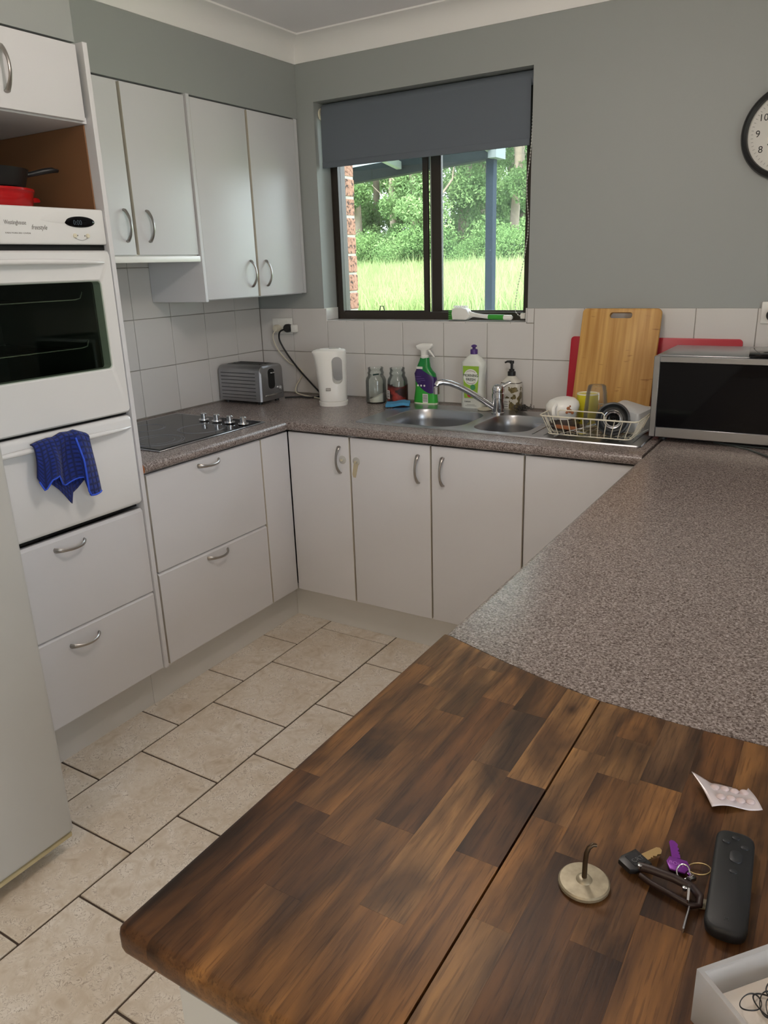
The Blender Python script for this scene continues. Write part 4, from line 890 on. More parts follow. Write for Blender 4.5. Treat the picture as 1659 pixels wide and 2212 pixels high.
mw = thing('microwave', 'stainless microwave with black glass door at the bench end', 'microwave', (2.275, -.25, .9))
B().box(-.2565, .2565, -.14, .176, .014, .286, .006, 2).obj('body', MT['steel'], mw)
fr = B()
for a in ((-.257, -.237, .016, .284), (.237, .257, .016, .284), (-.237, .237, .264, .284), (-.237, .237, .016, .050)): fr.box(a[0], a[1], -.170, -.141, a[2], a[3], .002)
fr.obj('door_frame', MT['steel'], mw)
B().box(-.2365, .2365, -.1655, -.142, .0505, .2635).obj('door_glass', MT['blackgloss'], mw, smooth=0)
for sx_ in (-.22, .22):
    for sy in (-.12, .15): B().lathe([(.014, 0), (.014, .0145)], (sx_, sy, 0), 10).obj('foot', MT['black'], mw)
B().box(-.0495, .0495, -.098, .098, 0, .010, .003, 2).obj('phone', MT['blackgloss'], None).location = (2.338, -.305, 1.1865)
mark(bpy.data.objects['phone'], label='dark flat phone lying on top of the microwave', category='phone'); bpy.data.objects['phone'].rotation_euler = (0, 0, math.radians(6))
o = B().tube([(2.22, -.375, .9035), (2.27, -.395, .9032), (2.33, -.435, .9032), (2.40, -.52, .9032), (2.50, -.60, .9032), (2.62, -.62, .9032)], .0032, 8).tube([(2.25, -.385, .9035), (2.33, -.395, .9032), (2.42, -.40, .9032), (2.6, -.42, .9032)], .0028, 8)
o.obj('cord', plain('grey_cord', S('4a4f4d'), .5), mw, world=True, smooth=80)

# dish rack and what is in it
rk = thing('dish_rack', 'white wire dish rack on the sink drainer', 'dish rack', (1.835, -.375, .906)); WR = plain('rack_white', S('d9d3c0'), .4)
bx, by, txx, tyy, zt_ = .143, .132, .169, .148, .074
def rr3(w, h, r, zz): return [(x, y, zz) for x, y in rrect(2*w, 2*h, r, 4)]
B().tube(rr3(txx, tyy, .02, zt_), .0028, 8, closed=True).obj('rim', WR, rk, smooth=80)
B().tube(rr3(bx, by, .02, .010), .0022, 6, closed=True).obj('base_rim', WR, rk, smooth=80)
for k in range(12):
    x = -.125+.25*k/11; w_ = [(x*txx/bx, -tyy, zt_), (x*1.03, -by-.004, .022), (x, -by+.004, .008), (x, 0, .006+.004*(k % 2)), (x, by-.004, .008), (x*1.03, by+.004, .022), (x*txx/bx, tyy, zt_)]
    B().tube(w_, .0017, 6).obj('wire', WR, rk, smooth=80)
for k in range(9):
    y = -.11+.22*k/8
    for sg in (-1, 1): B().tube([(sg*txx, y*tyy/by, zt_), (sg*(bx+.003), y, .020), (sg*(bx-.006), y, .0095)], .0017, 6).obj('wire', WR, rk, smooth=80)
for y in (-.07, .0, .07): B().tube([(-bx, y, .0055), (bx, y, .0055)], .0017, 6).obj('wire', WR, rk)
B().tube([(-.10, -.147, .072), (-.10, -.147, .092), (-.092, -.147, .098), (.0, -.147, .098), (.05, -.147, .098), (.058, -.147, .092), (.058, -.147, .072)], .0022, 6).obj('front_loop', WR, rk, smooth=80)
o = thing('brown_bowl', 'small dark brown bowl upside down under the white cup', 'bowl', (1.715, -.395, .918)); B().lathe([(.056, 0), (.058, .002), (.054, .018), (.040, .028), (.030, .0285), (.028, .031), (0, .031)], n=28, caps=(True, False)).obj('bowl_body', plain('brown_glaze', S('3b2f28'), .3), o)
cp_ = thing('white_cup', 'big white cup with brown motif upside down in the rack', 'cup', (1.705, -.372, .950), rot=(math.radians(6), math.radians(-5), 0))
B().lathe([(.044, 0), (.046, .001), (.0465, .010), (.056, .024), (.0605, .038), (.058, .052), (.047, .064), (.030, .0705), (.027, .0705), (.0, .0712)], n=36, caps=(True, False)).obj('bowl', MT['whiteplastic'], cp_, smooth=60)
B().tube([(-.004, -.052, .012), (-.006, -.072, .018), (-.008, -.079, .034), (-.008, -.074, .052), (-.006, -.060, .060), (-.004, -.046, .062)], [(.004, .007)]*6, 10, flat=(0, 1, 0)).obj('handle', MT['whiteplastic'], cp_, smooth=80)
BR = plain('brown_motif', S('a3623a'), .4)
for a_, z_, r_ in ((-52, .045, .0065), (-46, .034, .0075), (-58, .031, .005), (-38, .026, .006), (-44, .050, .004)):
    R = .0600 if z_ < .047 else .0575; a = math.radians(a_)
    q = B().lathe([(r_, -.0004), (r_*.7, .0012), (0, .0014)], n=10, axis='x', caps=(True, False)).obj('motif', BR, cp_); q.location = (R*math.cos(a), R*math.sin(a), z_); q.rotation_euler = (0, 0, a)
yc = thing('yellow_cup', 'yellow patterned tumbler upside down behind the tall glass', 'cup', (1.765, -.285, .918))
def ycol(nt, b, sep):
    x, y, z_ = sep.outputs; vo = N(nt, 'ShaderNodeTexVoronoi', i_Scale=28., distance='MANHATTAN'); tc = N(nt, 'ShaderNodeTexCoord'); nt.links.new(tc.outputs['Object'], vo.inputs['Vector'])
    c = mixc(nt, mnode(nt, 'LESS_THAN', vo.outputs['Distance'], .36), S('d9cf2f'), S('4b4a42')); nt.links.new(mixc(nt, mnode(nt, 'GREATER_THAN', z_, .106), c, S('e9e6d2')), b.inputs['Base Color'])
B().lathe([(.034, 0), (.036, .002), (.040, .105), (.0395, .110), (.037, .1105), (.036, .106), (0, .105)], n=32, caps=(True, False)).obj('cup_body', wrapmat('yellow_print', ycol), yc, smooth=50)
tg = thing('tall_glass', 'tall clear tumbler upside down in the middle of the rack', 'glass', (1.822, -.375, .918))
P = [(.042, 0), (.043, .002), (.0415, .06), (.036, .125), (.0315, .150), (.029, .154)]
B().lathe(P+[(0, .156)], n=32, caps=(False, False)).lathe([(r_-.0018, z_+.001) for r_, z_ in P]+[(0, .148)], n=32, caps=(False, False)).obj('glass_wall', MT['clearglass'], tg, smooth=60)
tb = thing('plastic_tub', 'pale grey plastic tub upside down at the back of the rack', 'container', (1.925, -.300, .922), math.radians(-18), rot=(math.radians(10), math.radians(8), math.radians(-22)))
PG = plain('frosted_plastic', S('c3c5c5'), .35)
B().loft([[Vector((x, y, z_)) for x, y in rrect(w, d, .014, 4)] for z_, w, d in ((0, .150, .108), (.006, .150, .108), (.0065, .143, .101), (.060, .128, .086), (.072, .120, .078), (.074, .11, .07))]).obj('tub_body', PG, tb, smooth=35)
bp = thing('black_pot', 'round black lidless cup lying open side forward in the rack', 'pot', (1.905, -.455, .972), rot=(math.radians(-14), 0, math.radians(12)))
DK = plain('dark_grey_plastic', S('2e3133'), .35)
B().lathe([(.050, .055), (.055, .045), (.0565, -.018), (.055, -.026), (.050, -.027), (.047, -.022), (.045, .0), (.040, .004), (.031, .004)], n=36, axis='y', caps=(True, False)).obj('cup_shell', DK, bp, smooth=50)
B().lathe([(.033, .006), (.033, -.004), (.0315, -.006), (.029, -.005), (.027, .003), (.022, .006)], n=32, axis='y', caps=(False, False)).obj('chrome_ring', MT['chrome'], bp)
B().lathe([(.0225, .007), (.016, .012), (.006, .012), (.004, .004), (0, .003)], n=20, axis='y', caps=(False, False)).obj('inner_hub', MT['blackgloss'], bp)
def spoon(label, loc, rz, tilt):
    o = thing('spoon', label, 'spoon', loc, rot=(0, tilt, rz))
    B().loft([[Vector((x, y*w, z_+zc)) for y, z_ in ((-1, .002), (-.55, -.0015), (0, -.003), (.55, -.0015), (1, .002), (.55, -.0003), (0, -.0016), (-.55, -.0003))] for x, w, zc in ((-.030, .003, .001), (-.024, .011, 0), (-.010, .017, -.001), (.006, .0175, -.001), (.018, .012, 0), (.026, .005, .002))]).obj('spoon_bowl', MT['chrome'], o, smooth=60)
    B().tube([(.025, 0, .002), (.05, 0, .004), (.09, 0, .003), (.125, 0, .002)], [(.002, .003), (.0014, .0025), (.0014, .004), (.0012, .006)], 8, flat=(0, 0, 1)).obj('spoon_handle', MT['chrome'], o); return o
spoon('metal spoon lying low at the front of the dish rack', (1.812, -.500, .9245), math.radians(150), 0)
spoon('metal spoon tilted up against the black pot in the rack', (1.832, -.470, .944), math.radians(205), math.radians(16))
kn = thing('knife', 'small knife with brown wooden handle in the dish rack', 'knife', (1.745, -.462, .9262), math.radians(-12))
B().box(-.042, .042, -.008, .008, 0, .012, .003, 2).obj('handle', plain('wood_handle', S('9a5f3a'), .5), kn); B().prism([(-.044, -.006), (-.13, -.003), (-.125, .006), (-.044, .007)], 'z', .005, .0065).obj('blade', MT['steel'], kn)

# ------------------------------------------------------------------ clock
ck = thing('wall_clock', 'round black-rimmed wall clock with white dial at the right edge', 'clock', (2.303, -.0005, 1.868))
B().lathe([(.137, 0), (.145, -.004), (.147, -.018), (.143, -.030), (.136, -.034), (.129, -.030), (.126, -.018)], n=64, axis='y', caps=(True, False)).obj('rim', MT['black'], ck)
B().lathe([(.1275, -.010), (.1275, -.0125), (0, -.0125)], n=48, axis='y', caps=(True, False)).obj('dial', MT['paperwhite'], ck)
for h_ in range(1, 13):
    a = math.radians(90-30*h_); text(str(h_), .030, (.096*math.cos(a), -.0132, .096*math.sin(a)), RX, MT['ink'], ck, name='numeral')
for k in range(60):
    a = math.radians(6*k); L0 = .112 if k % 5 else .110
    if k == 0: tick = B().box(-.0004, .0004, -.0131, -.0126, L0, .117).mesh('minute_mark', MT['ink'], 0)
    o = link('minute_mark', tick, ck); o.rotation_euler = (0, a, 0)
for L, w, ang, nm in ((.072, .0045, 240, 'minute_hand'), (.055, .0055, 50, 'hour_hand')):
    o = B().prism([(-w, -.012), (w, -.012), (w*.7, L), (-w*.7, L)], 'y', -.0165, -.0148).obj(nm, MT['black'], ck); o.rotation_euler = (0, math.radians(ang), 0)
B().lathe([(.006, -.013), (.006, -.018), (0, -.0185)], n=16, axis='y', caps=(True, False)).obj('centre_cap', MT['black'], ck)
B().lathe([(.1285, -.024), (.1285, -.0255), (0, -.0255)], n=48, axis='y', caps=(True, False)).obj('cover_glass', thinglass('clock_glass', (.98, .98, .98), .15), ck)

# ------------------------------------------------------------------ niche above the oven
po = thing('casserole_pot', 'red enamel casserole in the open niche above the oven', 'pot', (.42, -1.645, 1.6685))
B().lathe([(.118, 0), (.126, .006), (.132, .045), (.134, .054), (.137, .056), (.137, .062), (.130, .062), (.127, .05), (.12, .010), (0, .008)], n=48, caps=(True, False)).obj('pot_body', MT['red'], po, smooth=50)
for sg in (1, -1): B().tube([(.03, sg*.128, .040), (.03, sg*.150, .041), (.0, sg*.157, .041), (-.03, sg*.150, .041), (-.03, sg*.128, .040)], [(.006, .010)]*5, 10).obj('side_handle', MT['red'], po, smooth=80)
pn = thing('frying_pan', 'black pan with upturned handle stacked on the red pot', 'pan', (.42, -1.650, 1.7315))
B().lathe([(.105, 0), (.118, .004), (.132, .048), (.133, .051), (.128, .051), (.112, .010), (0, .008)], n=40, caps=(True, False)).obj('pan_body', plain('pan_black', (.01, .01, .01), .4), pn, smooth=50)
B().tube([(.06, .108, .040), (.07, .125, .044), (.08, .150, .051), (.088, .176, .056), (.092, .194, .055)], [(.007, .010), (.007, .010), (.008, .012), (.008, .012), (.005, .008)], 10, flat=(0, 0, 1)).obj('handle', MT['black'], pn, smooth=80)

# ------------------------------------------------------------------ blue cloth over the grill handle
cl = thing('dish_cloth', 'blue quilted microfibre cloth hanging over the lower oven handle', 'cloth', (.66, -1.69, 1.045))
m, nt, bb = nodes('blue_microfibre'); tc = N(nt, 'ShaderNodeTexCoord'); bk_ = N(nt, 'ShaderNodeTexBrick', i_Scale=1., offset=0.); bk_.inputs['Mortar Size'].default_value = .03; bk_.inputs['Brick Width'].default_value = .09; bk_.inputs['Row Height'].default_value = .085; bk_.inputs['Mortar Smooth'].default_value = 1.
nt.links.new(tc.outputs['UV'], bk_.inputs['Vector']); bp_ = N(nt, 'ShaderNodeBump', i_Strength=.35, i_Distance=.004); bp_.invert = True; nt.links.new(bk_.outputs['Fac'], bp_.inputs['Height']); nt.links.new(bp_.outputs[0], bb.inputs['Normal'])
cz = mixc(nt, bk_.outputs['Fac'], S('142c80'), S('0a184c')); nt.links.new(cz, bb.inputs['Base Color']); bb.inputs['Roughness'].default_value = .9; bb.inputs['Sheen Weight'].default_value = .1
def clothsheet(nu, nv, fn, name, mat):
    V = [fn(u/(nu-1), v/(nv-1)) for u in range(nu) for v in range(nv)]; Fc = [(u*nv+v, u*nv+v+1, (u+1)*nv+v+1, (u+1)*nv+v) for u in range(nu-1) for v in range(nv-1)]
    me = bpy.data.meshes.new(name); me.from_pydata([tuple(p) for p in V], [], Fc); uv = me.uv_layers.new()
    for p in me.polygons:
        for li, vi in zip(p.loop_indices, p.vertices): uv.data[li].uv = (vi//nv/(nu-1), vi % nv/(nv-1))
    me.polygons.foreach_set('use_smooth', [True]*len(me.polygons)); me.materials.append(mat); o = link(name, me, cl); md = o.modifiers.new('s', 'SOLIDIFY'); md.thickness = .0035; md.offset = 0; return o
bot = lambda u: float(np.interp(u, [0, .07, .18, .30, .36, .45, .55, .62, .70, .72, .85, 1.0], [-.085, -.125, -.098, -.092, -.118, -.130, -.122, -.118, -.115, -.172, -.176, -.174]))
ple = lambda u: float(np.interp(u, [0, .1, .25, .34, .42, .52, .60, .66, .72, .82, .93, 1.0], [.004, .014, .018, .012, -.004, -.006, -.004, .002, .024, .022, .012, .002]))
def flap(u, v):
    y = -.100+.178*u+(.024*(u-.45))*v; hump = float(np.interp(u, [0, .12, .3, .4, .55, .7, .8, 1], [-.012, -.004, .002, 0, .014, .010, .014, -.012]))
    if v < .18: a = v/.18*math.pi*.5; return Vector((-.004+.020*math.sin(a), y, .004+hump*.6+.012*math.cos(a)-.004))
    s_ = (v-.18)/.82; return Vector((.016+ple(u)*min(1, s_*2.0+.15)+.002*math.sin(u*17+s_*4), y, .0+hump*.6*(1-s_)+(bot(u))*s_))
clothsheet(60, 26, flap, 'front_fold', m)
bot2 = lambda u: float(np.interp(u, [0, .2, .4, .55, .62, .75, 1.0], [-.11, -.135, -.165, -.192, -.16, -.150, -.12]))
clothsheet(30, 14, lambda u, v: Vector((.004+.008*math.sin(u*6+1)*v+.006, -.072+.125*u, -.012+(bot2(u)+.012)*v)), 'back_fold', m)
def hem(us, f_): return [f_(u, 1)+Vector((.001, 0, 0)) for u in us]
B().tube(hem(np.linspace(.02, .70, 30), flap), .0026, 6).obj('hem', plain('hem_blue', S('2c55d8'), .7), cl, smooth=80)
B().tube([flap(.715, v)+Vector((.003, 0, 0)) for v in np.linspace(.2, 1, 16)]+hem(np.linspace(.75, 1, 8), flap), .0030, 6).obj('hem', plain('hem_blue_light', S('2c55d8'), .7), cl, smooth=80)
# ------------------------------------------------------------------ things on the timber top
ZT = .9006
hk = thing('brass_hook', 'tarnished brass disc with a bent upright hook on the timber', 'hook', (2.4215, -2.430, ZT))
B().lathe([(.0235, 0), (.025, .0015), (.025, .0045), (.0235, .006), (.008, .0068), (.0065, .009), (.004, .0098)], n=36, caps=(True, True)).obj('disc', plain('tarnished_brass', S('a39a85'), .45, .5, vary=.5, vscale=90), hk)
B().tube([(0, 0, .008), (0, 0, .028), (.0005, .001, .038), (.002, .003, .0435), (.005, .006, .0460), (.008, .008, .0450)], [.0026, .0025, .0024, .0023, .0022, .0018], 10).obj('post', plain('dark_brass', S('4f4030'), .4, .7), hk, smooth=80)
rm = thing('remote_control', 'black slim remote control on the timber beside the keys', 'remote', (2.5465, -2.3665, ZT), math.radians(3.7))
RB = plain('remote_black', S('1b1d20'), .5)
B().loft([[Vector((x, y, z_)) for x, y in rrect(w, h_, .012, 6)] for z_, w, h_ in ((0, .030, .134), (.003, .035, .1395), (.010, .037, .141), (.0135, .0355, .139), (.0148, .031, .134))]).obj('shell', RB, rm, smooth=50)
for bx_, by_, w, h_ in ((-.0085, .050, .008, .006), (.0, .0585, .008, .006), (.009, .047, .008, .006), (.002, .030, .0125, .018), (.001, .0085, .008, .006)):
    B().loft([[Vector((x, y, z_)) for x, y in rrect(w-d, h_-d, min(w, h_)*.45-d/2, 5, bx_, by_)] for z_, d in ((.0140, 0), (.0158, .001), (.0162, .003))]).obj('button', plain('remote_button', S('24272b'), .45), rm)
text('M', .006, (0, -.055, .01485), (0, 0, 0), plain('remote_mark', S('2c2f33'), .6), rm)
bp2 = thing('blister_pack', 'crumpled silver-white blister pack of pills on the timber', 'blister pack', (2.527, -2.2245, ZT), math.radians(29))
def bsurf(u, v):
    x = (u-.5)*.056; y = (v-.5)*.040; z_ = .0035+.0035*math.sin(u*5+.5)+.012*max(0, .22-u)**1*4*(v)+.002*math.sin(v*4)
    return Vector((x-.006*max(0, .2-u)*5*v, y+.010*max(0, .25-u)*4*v, z_))
V = [bsurf(u/20, v/14) for u in range(21) for v in range(15)]; Fc = [(u*15+v, (u+1)*15+v, (u+1)*15+v+1, u*15+v+1) for u in range(20) for v in range(14)]
me = bpy.data.meshes.new('foil'); me.from_pydata([tuple(p) for p in V], [], Fc); me.polygons.foreach_set('use_smooth', [True]*len(me.polygons)); me.materials.append(plain('foil_pack', S('d8cfd2'), .3, .25)); o = link('foil', me, bp2); md = o.modifiers.new('s', 'SOLIDIFY'); md.thickness = .0006
PB = plain('blister_bubble', S('cdbcbc'), .25)
for i in range(4):
    for j in range(2):
        p = bsurf(.24+.20*i, .28+.44*j); B().ball(p+Vector((0, 0, .0008)), .0052, 12, (1, .85, .55)).obj('bubble', PB, bp2)
ky = thing('key_bunch', 'bunch of keys with black, purple and silver keys on a brown strap', 'keys', (2.49, -2.37, ZT))
def place(b, loc, rz, rx=0, ry=0): return b.move(Matrix.Translation(loc) @ Matrix.Rotation(rz, 4, 'Z') @ Matrix.Rotation(ry, 4, 'Y') @ Matrix.Rotation(rx, 4, 'X'))
def blade(): return [(-.003, .0), (.0032, .0), (.0032, .006), (.0022, .007), (.0034, .009), (.002, .011), (.0034, .014), (.0024, .017), (.0032, .021), (.001, .026), (-.0015, .027), (-.003, .024)]
a1 = math.radians(-33)
kb1 = place(B().prism([(-.011, -.012), (-.008, -.018), (.008, -.018), (.011, -.012), (.0115, .008), (-.0115, .008)], 'z', .004, .0105, .0015), (-.029, -.010, 0), a1).obj('black_key', MT['black'], ky, label='key with a square black plastic head')
place(B().prism([(u*1.5, v*.9+.008) for u, v in blade()], 'z', .006, .0082), (-.029, -.010, 0), a1).obj('blade', plain('brass_blade', S('c9ac7a'), .3, .9), kb1)
place(B().prism([(-.0075, -.010), (.0075, -.010), (.0078, .004), (-.0078, .004)], 'z', .0104, .0110), (-.029, -.010, 0), a1).obj('head_panel', plain('key_panel', (.02, .022, .026), .25), kb1)
tx_ = text('CRT', .0075, (-.0285, -.0125, .0113), (0, 0, a1+math.pi*.5), plain('key_letter', S('55585c'), .4), kb1)
a2 = math.radians(24); PU = plain('purple_key', S('7d2f9a'), .3, .3)
kp2 = place(B().prism([(-.0105, -.004), (-.0085, .004), (.0085, .004), (.0125, -.004), (.0085, -.014), (-.006, -.014)], 'z', .0028, .0050, .0005), (.006, .012, 0), a2-.35).obj('purple_key', PU, ky, label='flat purple key')
place(B().prism([(u*1.35, v*.95) for u, v in blade()], 'z', .003, .0047), (.0035, .016, 0), a2-.1).obj('blade', PU, kp2)
tx_ = text('BOLT', .0062, (.006, .0072, .0052), (0, 0, a2-.35), plain('purple_letter', S('b46fd0'), .4), kp2)
ST = plain('dark_leather', S('2a1a17'), .45)
B().tube([(-.026, -.020, .010), (-.015, -.021, .012), (.008, -.022, .0125), (.026, -.024, .011), (.034, -.030, .009), (.035, -.038, .006), (.028, -.042, .0055), (.010, -.037, .0055), (-.010, -.032, .0055), (-.022, -.027, .006)], [(.0042, .003)]*10, 10).obj('strap', ST, ky, smooth=80)
for x, y, z_ in ((-.024, -.022, .0125), (.020, -.030, .0125)): B().lathe([(.0022, -.001), (.0022, .0022), (0, .003)], (x, y, z_-.001), 10, caps=(True, False)).obj('rivet', MT['chrome'], ky)
RG = plain('ring_brass', S('a8946a'), .3, .9)
B().tube([(.027+.0105*math.cos(a), .010+.0085*math.sin(a), .006+.0025*math.cos(a)) for a in np.linspace(0, 2*math.pi, 28, endpoint=False)], .0008, 6, closed=True).obj('split_ring', RG, ky, smooth=80)
B().tube([(.014+.006*math.cos(a), -.004+.006*math.sin(a), .008+.004*math.sin(a)) for a in np.linspace(0, 2*math.pi, 20, endpoint=False)], .0009, 6, closed=True).obj('split_ring', MT['chrome'], ky, smooth=80)
B().tube([(.020, -.002, .006), (.024, -.010, .010), (.021, -.018, .013)], [.0028, .0034, .0026], 10).obj('swivel_clip', MT['chrome'], ky)
sk1 = place(B().prism([(-.008, -.004), (-.009, .006), (0, .012), (.009, .006), (.008, -.004), (.004, -.007), (-.004, -.007)], 'x', -.001, .001), (.024, -.034, .010), math.radians(8), math.radians(70)).obj('silver_key', MT['chrome'], ky, label='silver key standing on edge')
place(B().prism([(u*1.1, -v*1.5) for u, v in blade()], 'x', -.0009, .0009), (.026, -.040, .0062), math.radians(8), math.radians(-82)*0).move(Matrix.Identity(4)).obj('blade', MT['steel'], sk1) if False else B().box(.0265, .0283, -.074, -.040, .0015, .0078, .0004).obj('blade', MT['steel'], sk1)
place(B().prism([(-.006, -.006), (.006, -.006), (.0065, .006), (-.0065, .006)], 'z', .001, .003, .0005), (.038, -.030, 0), .3).obj('key_tag', plain('tag_cream', S('8d8672'), .5), ky)

pbx = thing('plastic_box', 'clear plastic tub holding hair ties at the lower right corner', 'container', (2.5395, -2.5265, ZT), math.radians(49))
LX, LY, HB = .125, -.150, .054
b = B()
for z0_, z1_, t_ in ((0, HB-.006, .0016), (HB-.006, HB, .004)):
    b.box(0, LX, -t_, 0, z0_, z1_).box(0, LX, LY, LY+t_, z0_, z1_).box(0, t_, LY+t_, -t_, z0_, z1_).box(LX-t_, LX, LY+t_, -t_, z0_, z1_)
b.box(.0016, LX-.0016, LY+.0016, -.0016, 0, .0016).obj('tub', MT['clearplastic'], pbx, smooth=0)
crd = thing('white_box', 'white card box inside the clear tub under the hair ties', 'box', (2.5395, -2.5265, ZT), math.radians(49))
B().box(.012, LX-.006, LY+.008, -.012, .003, .036, .001).obj('card_box', plain('card_white', S('d9cfc4'), .7), crd)
rr = random.Random(11); ht0 = None
for k in range(9):
    R_ = rr.uniform(.009, .014); e_ = rr.uniform(.55, .9)
    if ht0 is None: hm = B().tube([(.012*math.cos(a), .012*math.sin(a), .001+.0012*(1+math.sin(2*a))) for a in np.linspace(0, 2*math.pi, 36, endpoint=False)], .0007, 6, closed=True).mesh('hair_tie', MT['black'], 80)
    ht0 = 1; o = link('hair_tie', hm); u_, v_ = rr.uniform(.024, .056), rr.uniform(-.055, -.024); ca, sa = math.cos(math.radians(49)), math.sin(math.radians(49))
    o.location = (2.5395+ca*u_-sa*v_, -2.5265+sa*u_+ca*v_, ZT+.0370+.0012*(k % 3)); o.rotation_euler = (0, 0, rr.uniform(0, 6)); o.scale = (R_/.012, R_*e_/.012, 1)
    mark(o, label='thin black hair tie lying loose on the white box', category='hair tie', group='black hair ties in the tub')

# ------------------------------------------------------------------ outside
def leafmat(name, c0, c1, tr=.35):
    m, nt, b = nodes(name); out = nt.nodes['Material Output']; g_ = N(nt, 'ShaderNodeNewGeometry'); oi = N(nt, 'ShaderNodeObjectInfo')
    n = N(nt, 'ShaderNodeTexNoise', i_Scale=.9, i_Detail=3.); nt.links.new(g_.outputs['Position'], n.inputs['Vector'])
    f_ = mnode(nt, 'ADD', mnode(nt, 'MULTIPLY', n.outputs[0], 1.3), mnode(nt, 'MULTIPLY_ADD', oi.outputs['Random'], .5, -.4)); col = mixc(nt, f_, c0, c1)
    nt.nodes.remove(b); df = N(nt, 'ShaderNodeBsdfDiffuse'); tl = N(nt, 'ShaderNodeBsdfTranslucent'); mx = N(nt, 'ShaderNodeMixShader', i_0=tr)
    for q in (df, tl): nt.links.new(col, q.inputs['Color'])
    nt.links.new(df.outputs[0], mx.inputs[1]); nt.links.new(tl.outputs[0], mx.inputs[2]); nt.links.new(mx.outputs[0], out.inputs[0]); return m
LEAF = leafmat('tree_leaves', S('52703f'), S('a6c288')); BUSH = leafmat('bush_leaves', S('44663e'), S('86a468')); GRASS = leafmat('tall_grass', S('74904f'), S('a8b283'), .4)
BARK = plain('pale_bark', S('8d7f70'), .9, vary=.3, vscale=9)
LAWN = plain('mown_grass', S('74845e'), .95, vary=.2, vscale=3)
def gz(y): return float(np.interp(y, [-60, 2, 21, 60], [-.25, -.25, 1.05, 1.6]))
Ys = [-30, .5, 2, 6, 10, 14, 18, 21, 30, 45, 70]; Xs = [-80, -40, -20, -10, 0, 10, 25, 50]
me = bpy.data.meshes.new('lawn'); me.from_pydata([(x, y, gz(y)) for y in Ys for x in Xs], [], [(j*8+i, j*8+i+1, (j+1)*8+i+1, (j+1)*8+i) for j in range(len(Ys)-1) for i in range(7)]); me.materials.append(LAWN); link('lawn', me, kind='structure')
structure('bounce_slab', B().box(4.84, 9.5, -7, .5, -.3, -.08), plain('bounce_slab_pale', S('a8a39b'), .9), smooth=0)  # unseen slab, added to bounce neutral daylight in through the door opening
n = 60000
gy = 10.8+(22.5-10.8)*rng.random(n)**.8; edge = (gy+3.04); gx = 2.58-edge*(.27+.58*rng.random(n)); hh = .38+.34*rng.random(n); hh[rng.random(n) < .03] += .3
ang = rng.random(n)*6.283; wd = .006+.010*rng.random(n); ln = (rng.normal(0, .16, (n, 2)))
z0 = np.interp(gy, [2, 21, 60], [-.25, 1.05, 1.6]); dx, dy = np.cos(ang)*wd, np.sin(ang)*wd
V = np.zeros((n, 5, 3)); 
V[:, 0] = np.stack([gx-dx, gy-dy, z0-.02], 1); V[:, 1] = np.stack([gx+dx, gy+dy, z0-.02], 1)
mxp = np.stack([gx+ln[:, 0]*.35, gy+ln[:, 1]*.35, z0+hh*.6], 1); V[:, 2] = mxp+np.stack([dx*.8, dy*.8, 0*dx], 1); V[:, 3] = mxp-np.stack([dx*.8, dy*.8, 0*dx], 1)
V[:, 4] = np.stack([gx+ln[:, 0], gy+ln[:, 1], z0+hh], 1)
idx = np.arange(n)[:, None]*5; Fq = np.concatenate([idx+np.array([[0, 1, 2, 3]])], 0); Ft = idx+np.array([[3, 2, 4]])
def fastmesh(name, verts, quads, tris, mat):
    me = bpy.data.meshes.new(name); me.vertices.add(len(verts)); me.vertices.foreach_set('co', verts.astype(np.float32).ravel())
    lv = np.concatenate([quads.ravel(), tris.ravel()]).astype(np.int32); me.loops.add(len(lv)); me.loops.foreach_set('vertex_index', lv)
    st = np.concatenate([np.arange(len(quads))*4, len(quads)*4+np.arange(len(tris))*3]).astype(np.int32); me.polygons.add(len(st)); me.polygons.foreach_set('loop_start', st); me.update(calc_edges=True); me.materials.append(mat); return me
link('tall_grass', fastmesh('tall_grass', V.reshape(-1, 3), Fq, Ft, GRASS), None, kind='stuff', label='tall pale seeding grass in the paddock outside the window', category='grass')
def leaves(name, clumps, per, size, mat, seed, droop=.3):
    r_ = np.random.default_rng(seed); P = []
    for c, R_ in clumps:
        d = r_.normal(size=(per, 3)); d /= np.linalg.norm(d, axis=1)[:, None]; P.append(np.array(c)+d*np.array(R_)*(r_.random((per, 1))**.45))
    P = np.concatenate(P); k = len(P); a = r_.normal(size=(k, 3)); a[:, 2] -= droop; a /= np.linalg.norm(a, axis=1)[:, None]; b_ = np.cross(a, r_.normal(size=(k, 3))); b_ /= np.linalg.norm(b_, axis=1)[:, None]
    s_ = size*(.6+.8*r_.random((k, 1))); V = np.stack([P-a*s_, P+b_*s_*.42, P+a*s_, P-b_*s_*.42], 1).reshape(-1, 3); q = np.arange(k)[:, None]*4+np.arange(4)
    return fastmesh(name, V, q, np.zeros((0, 3), int), mat)
variants = []
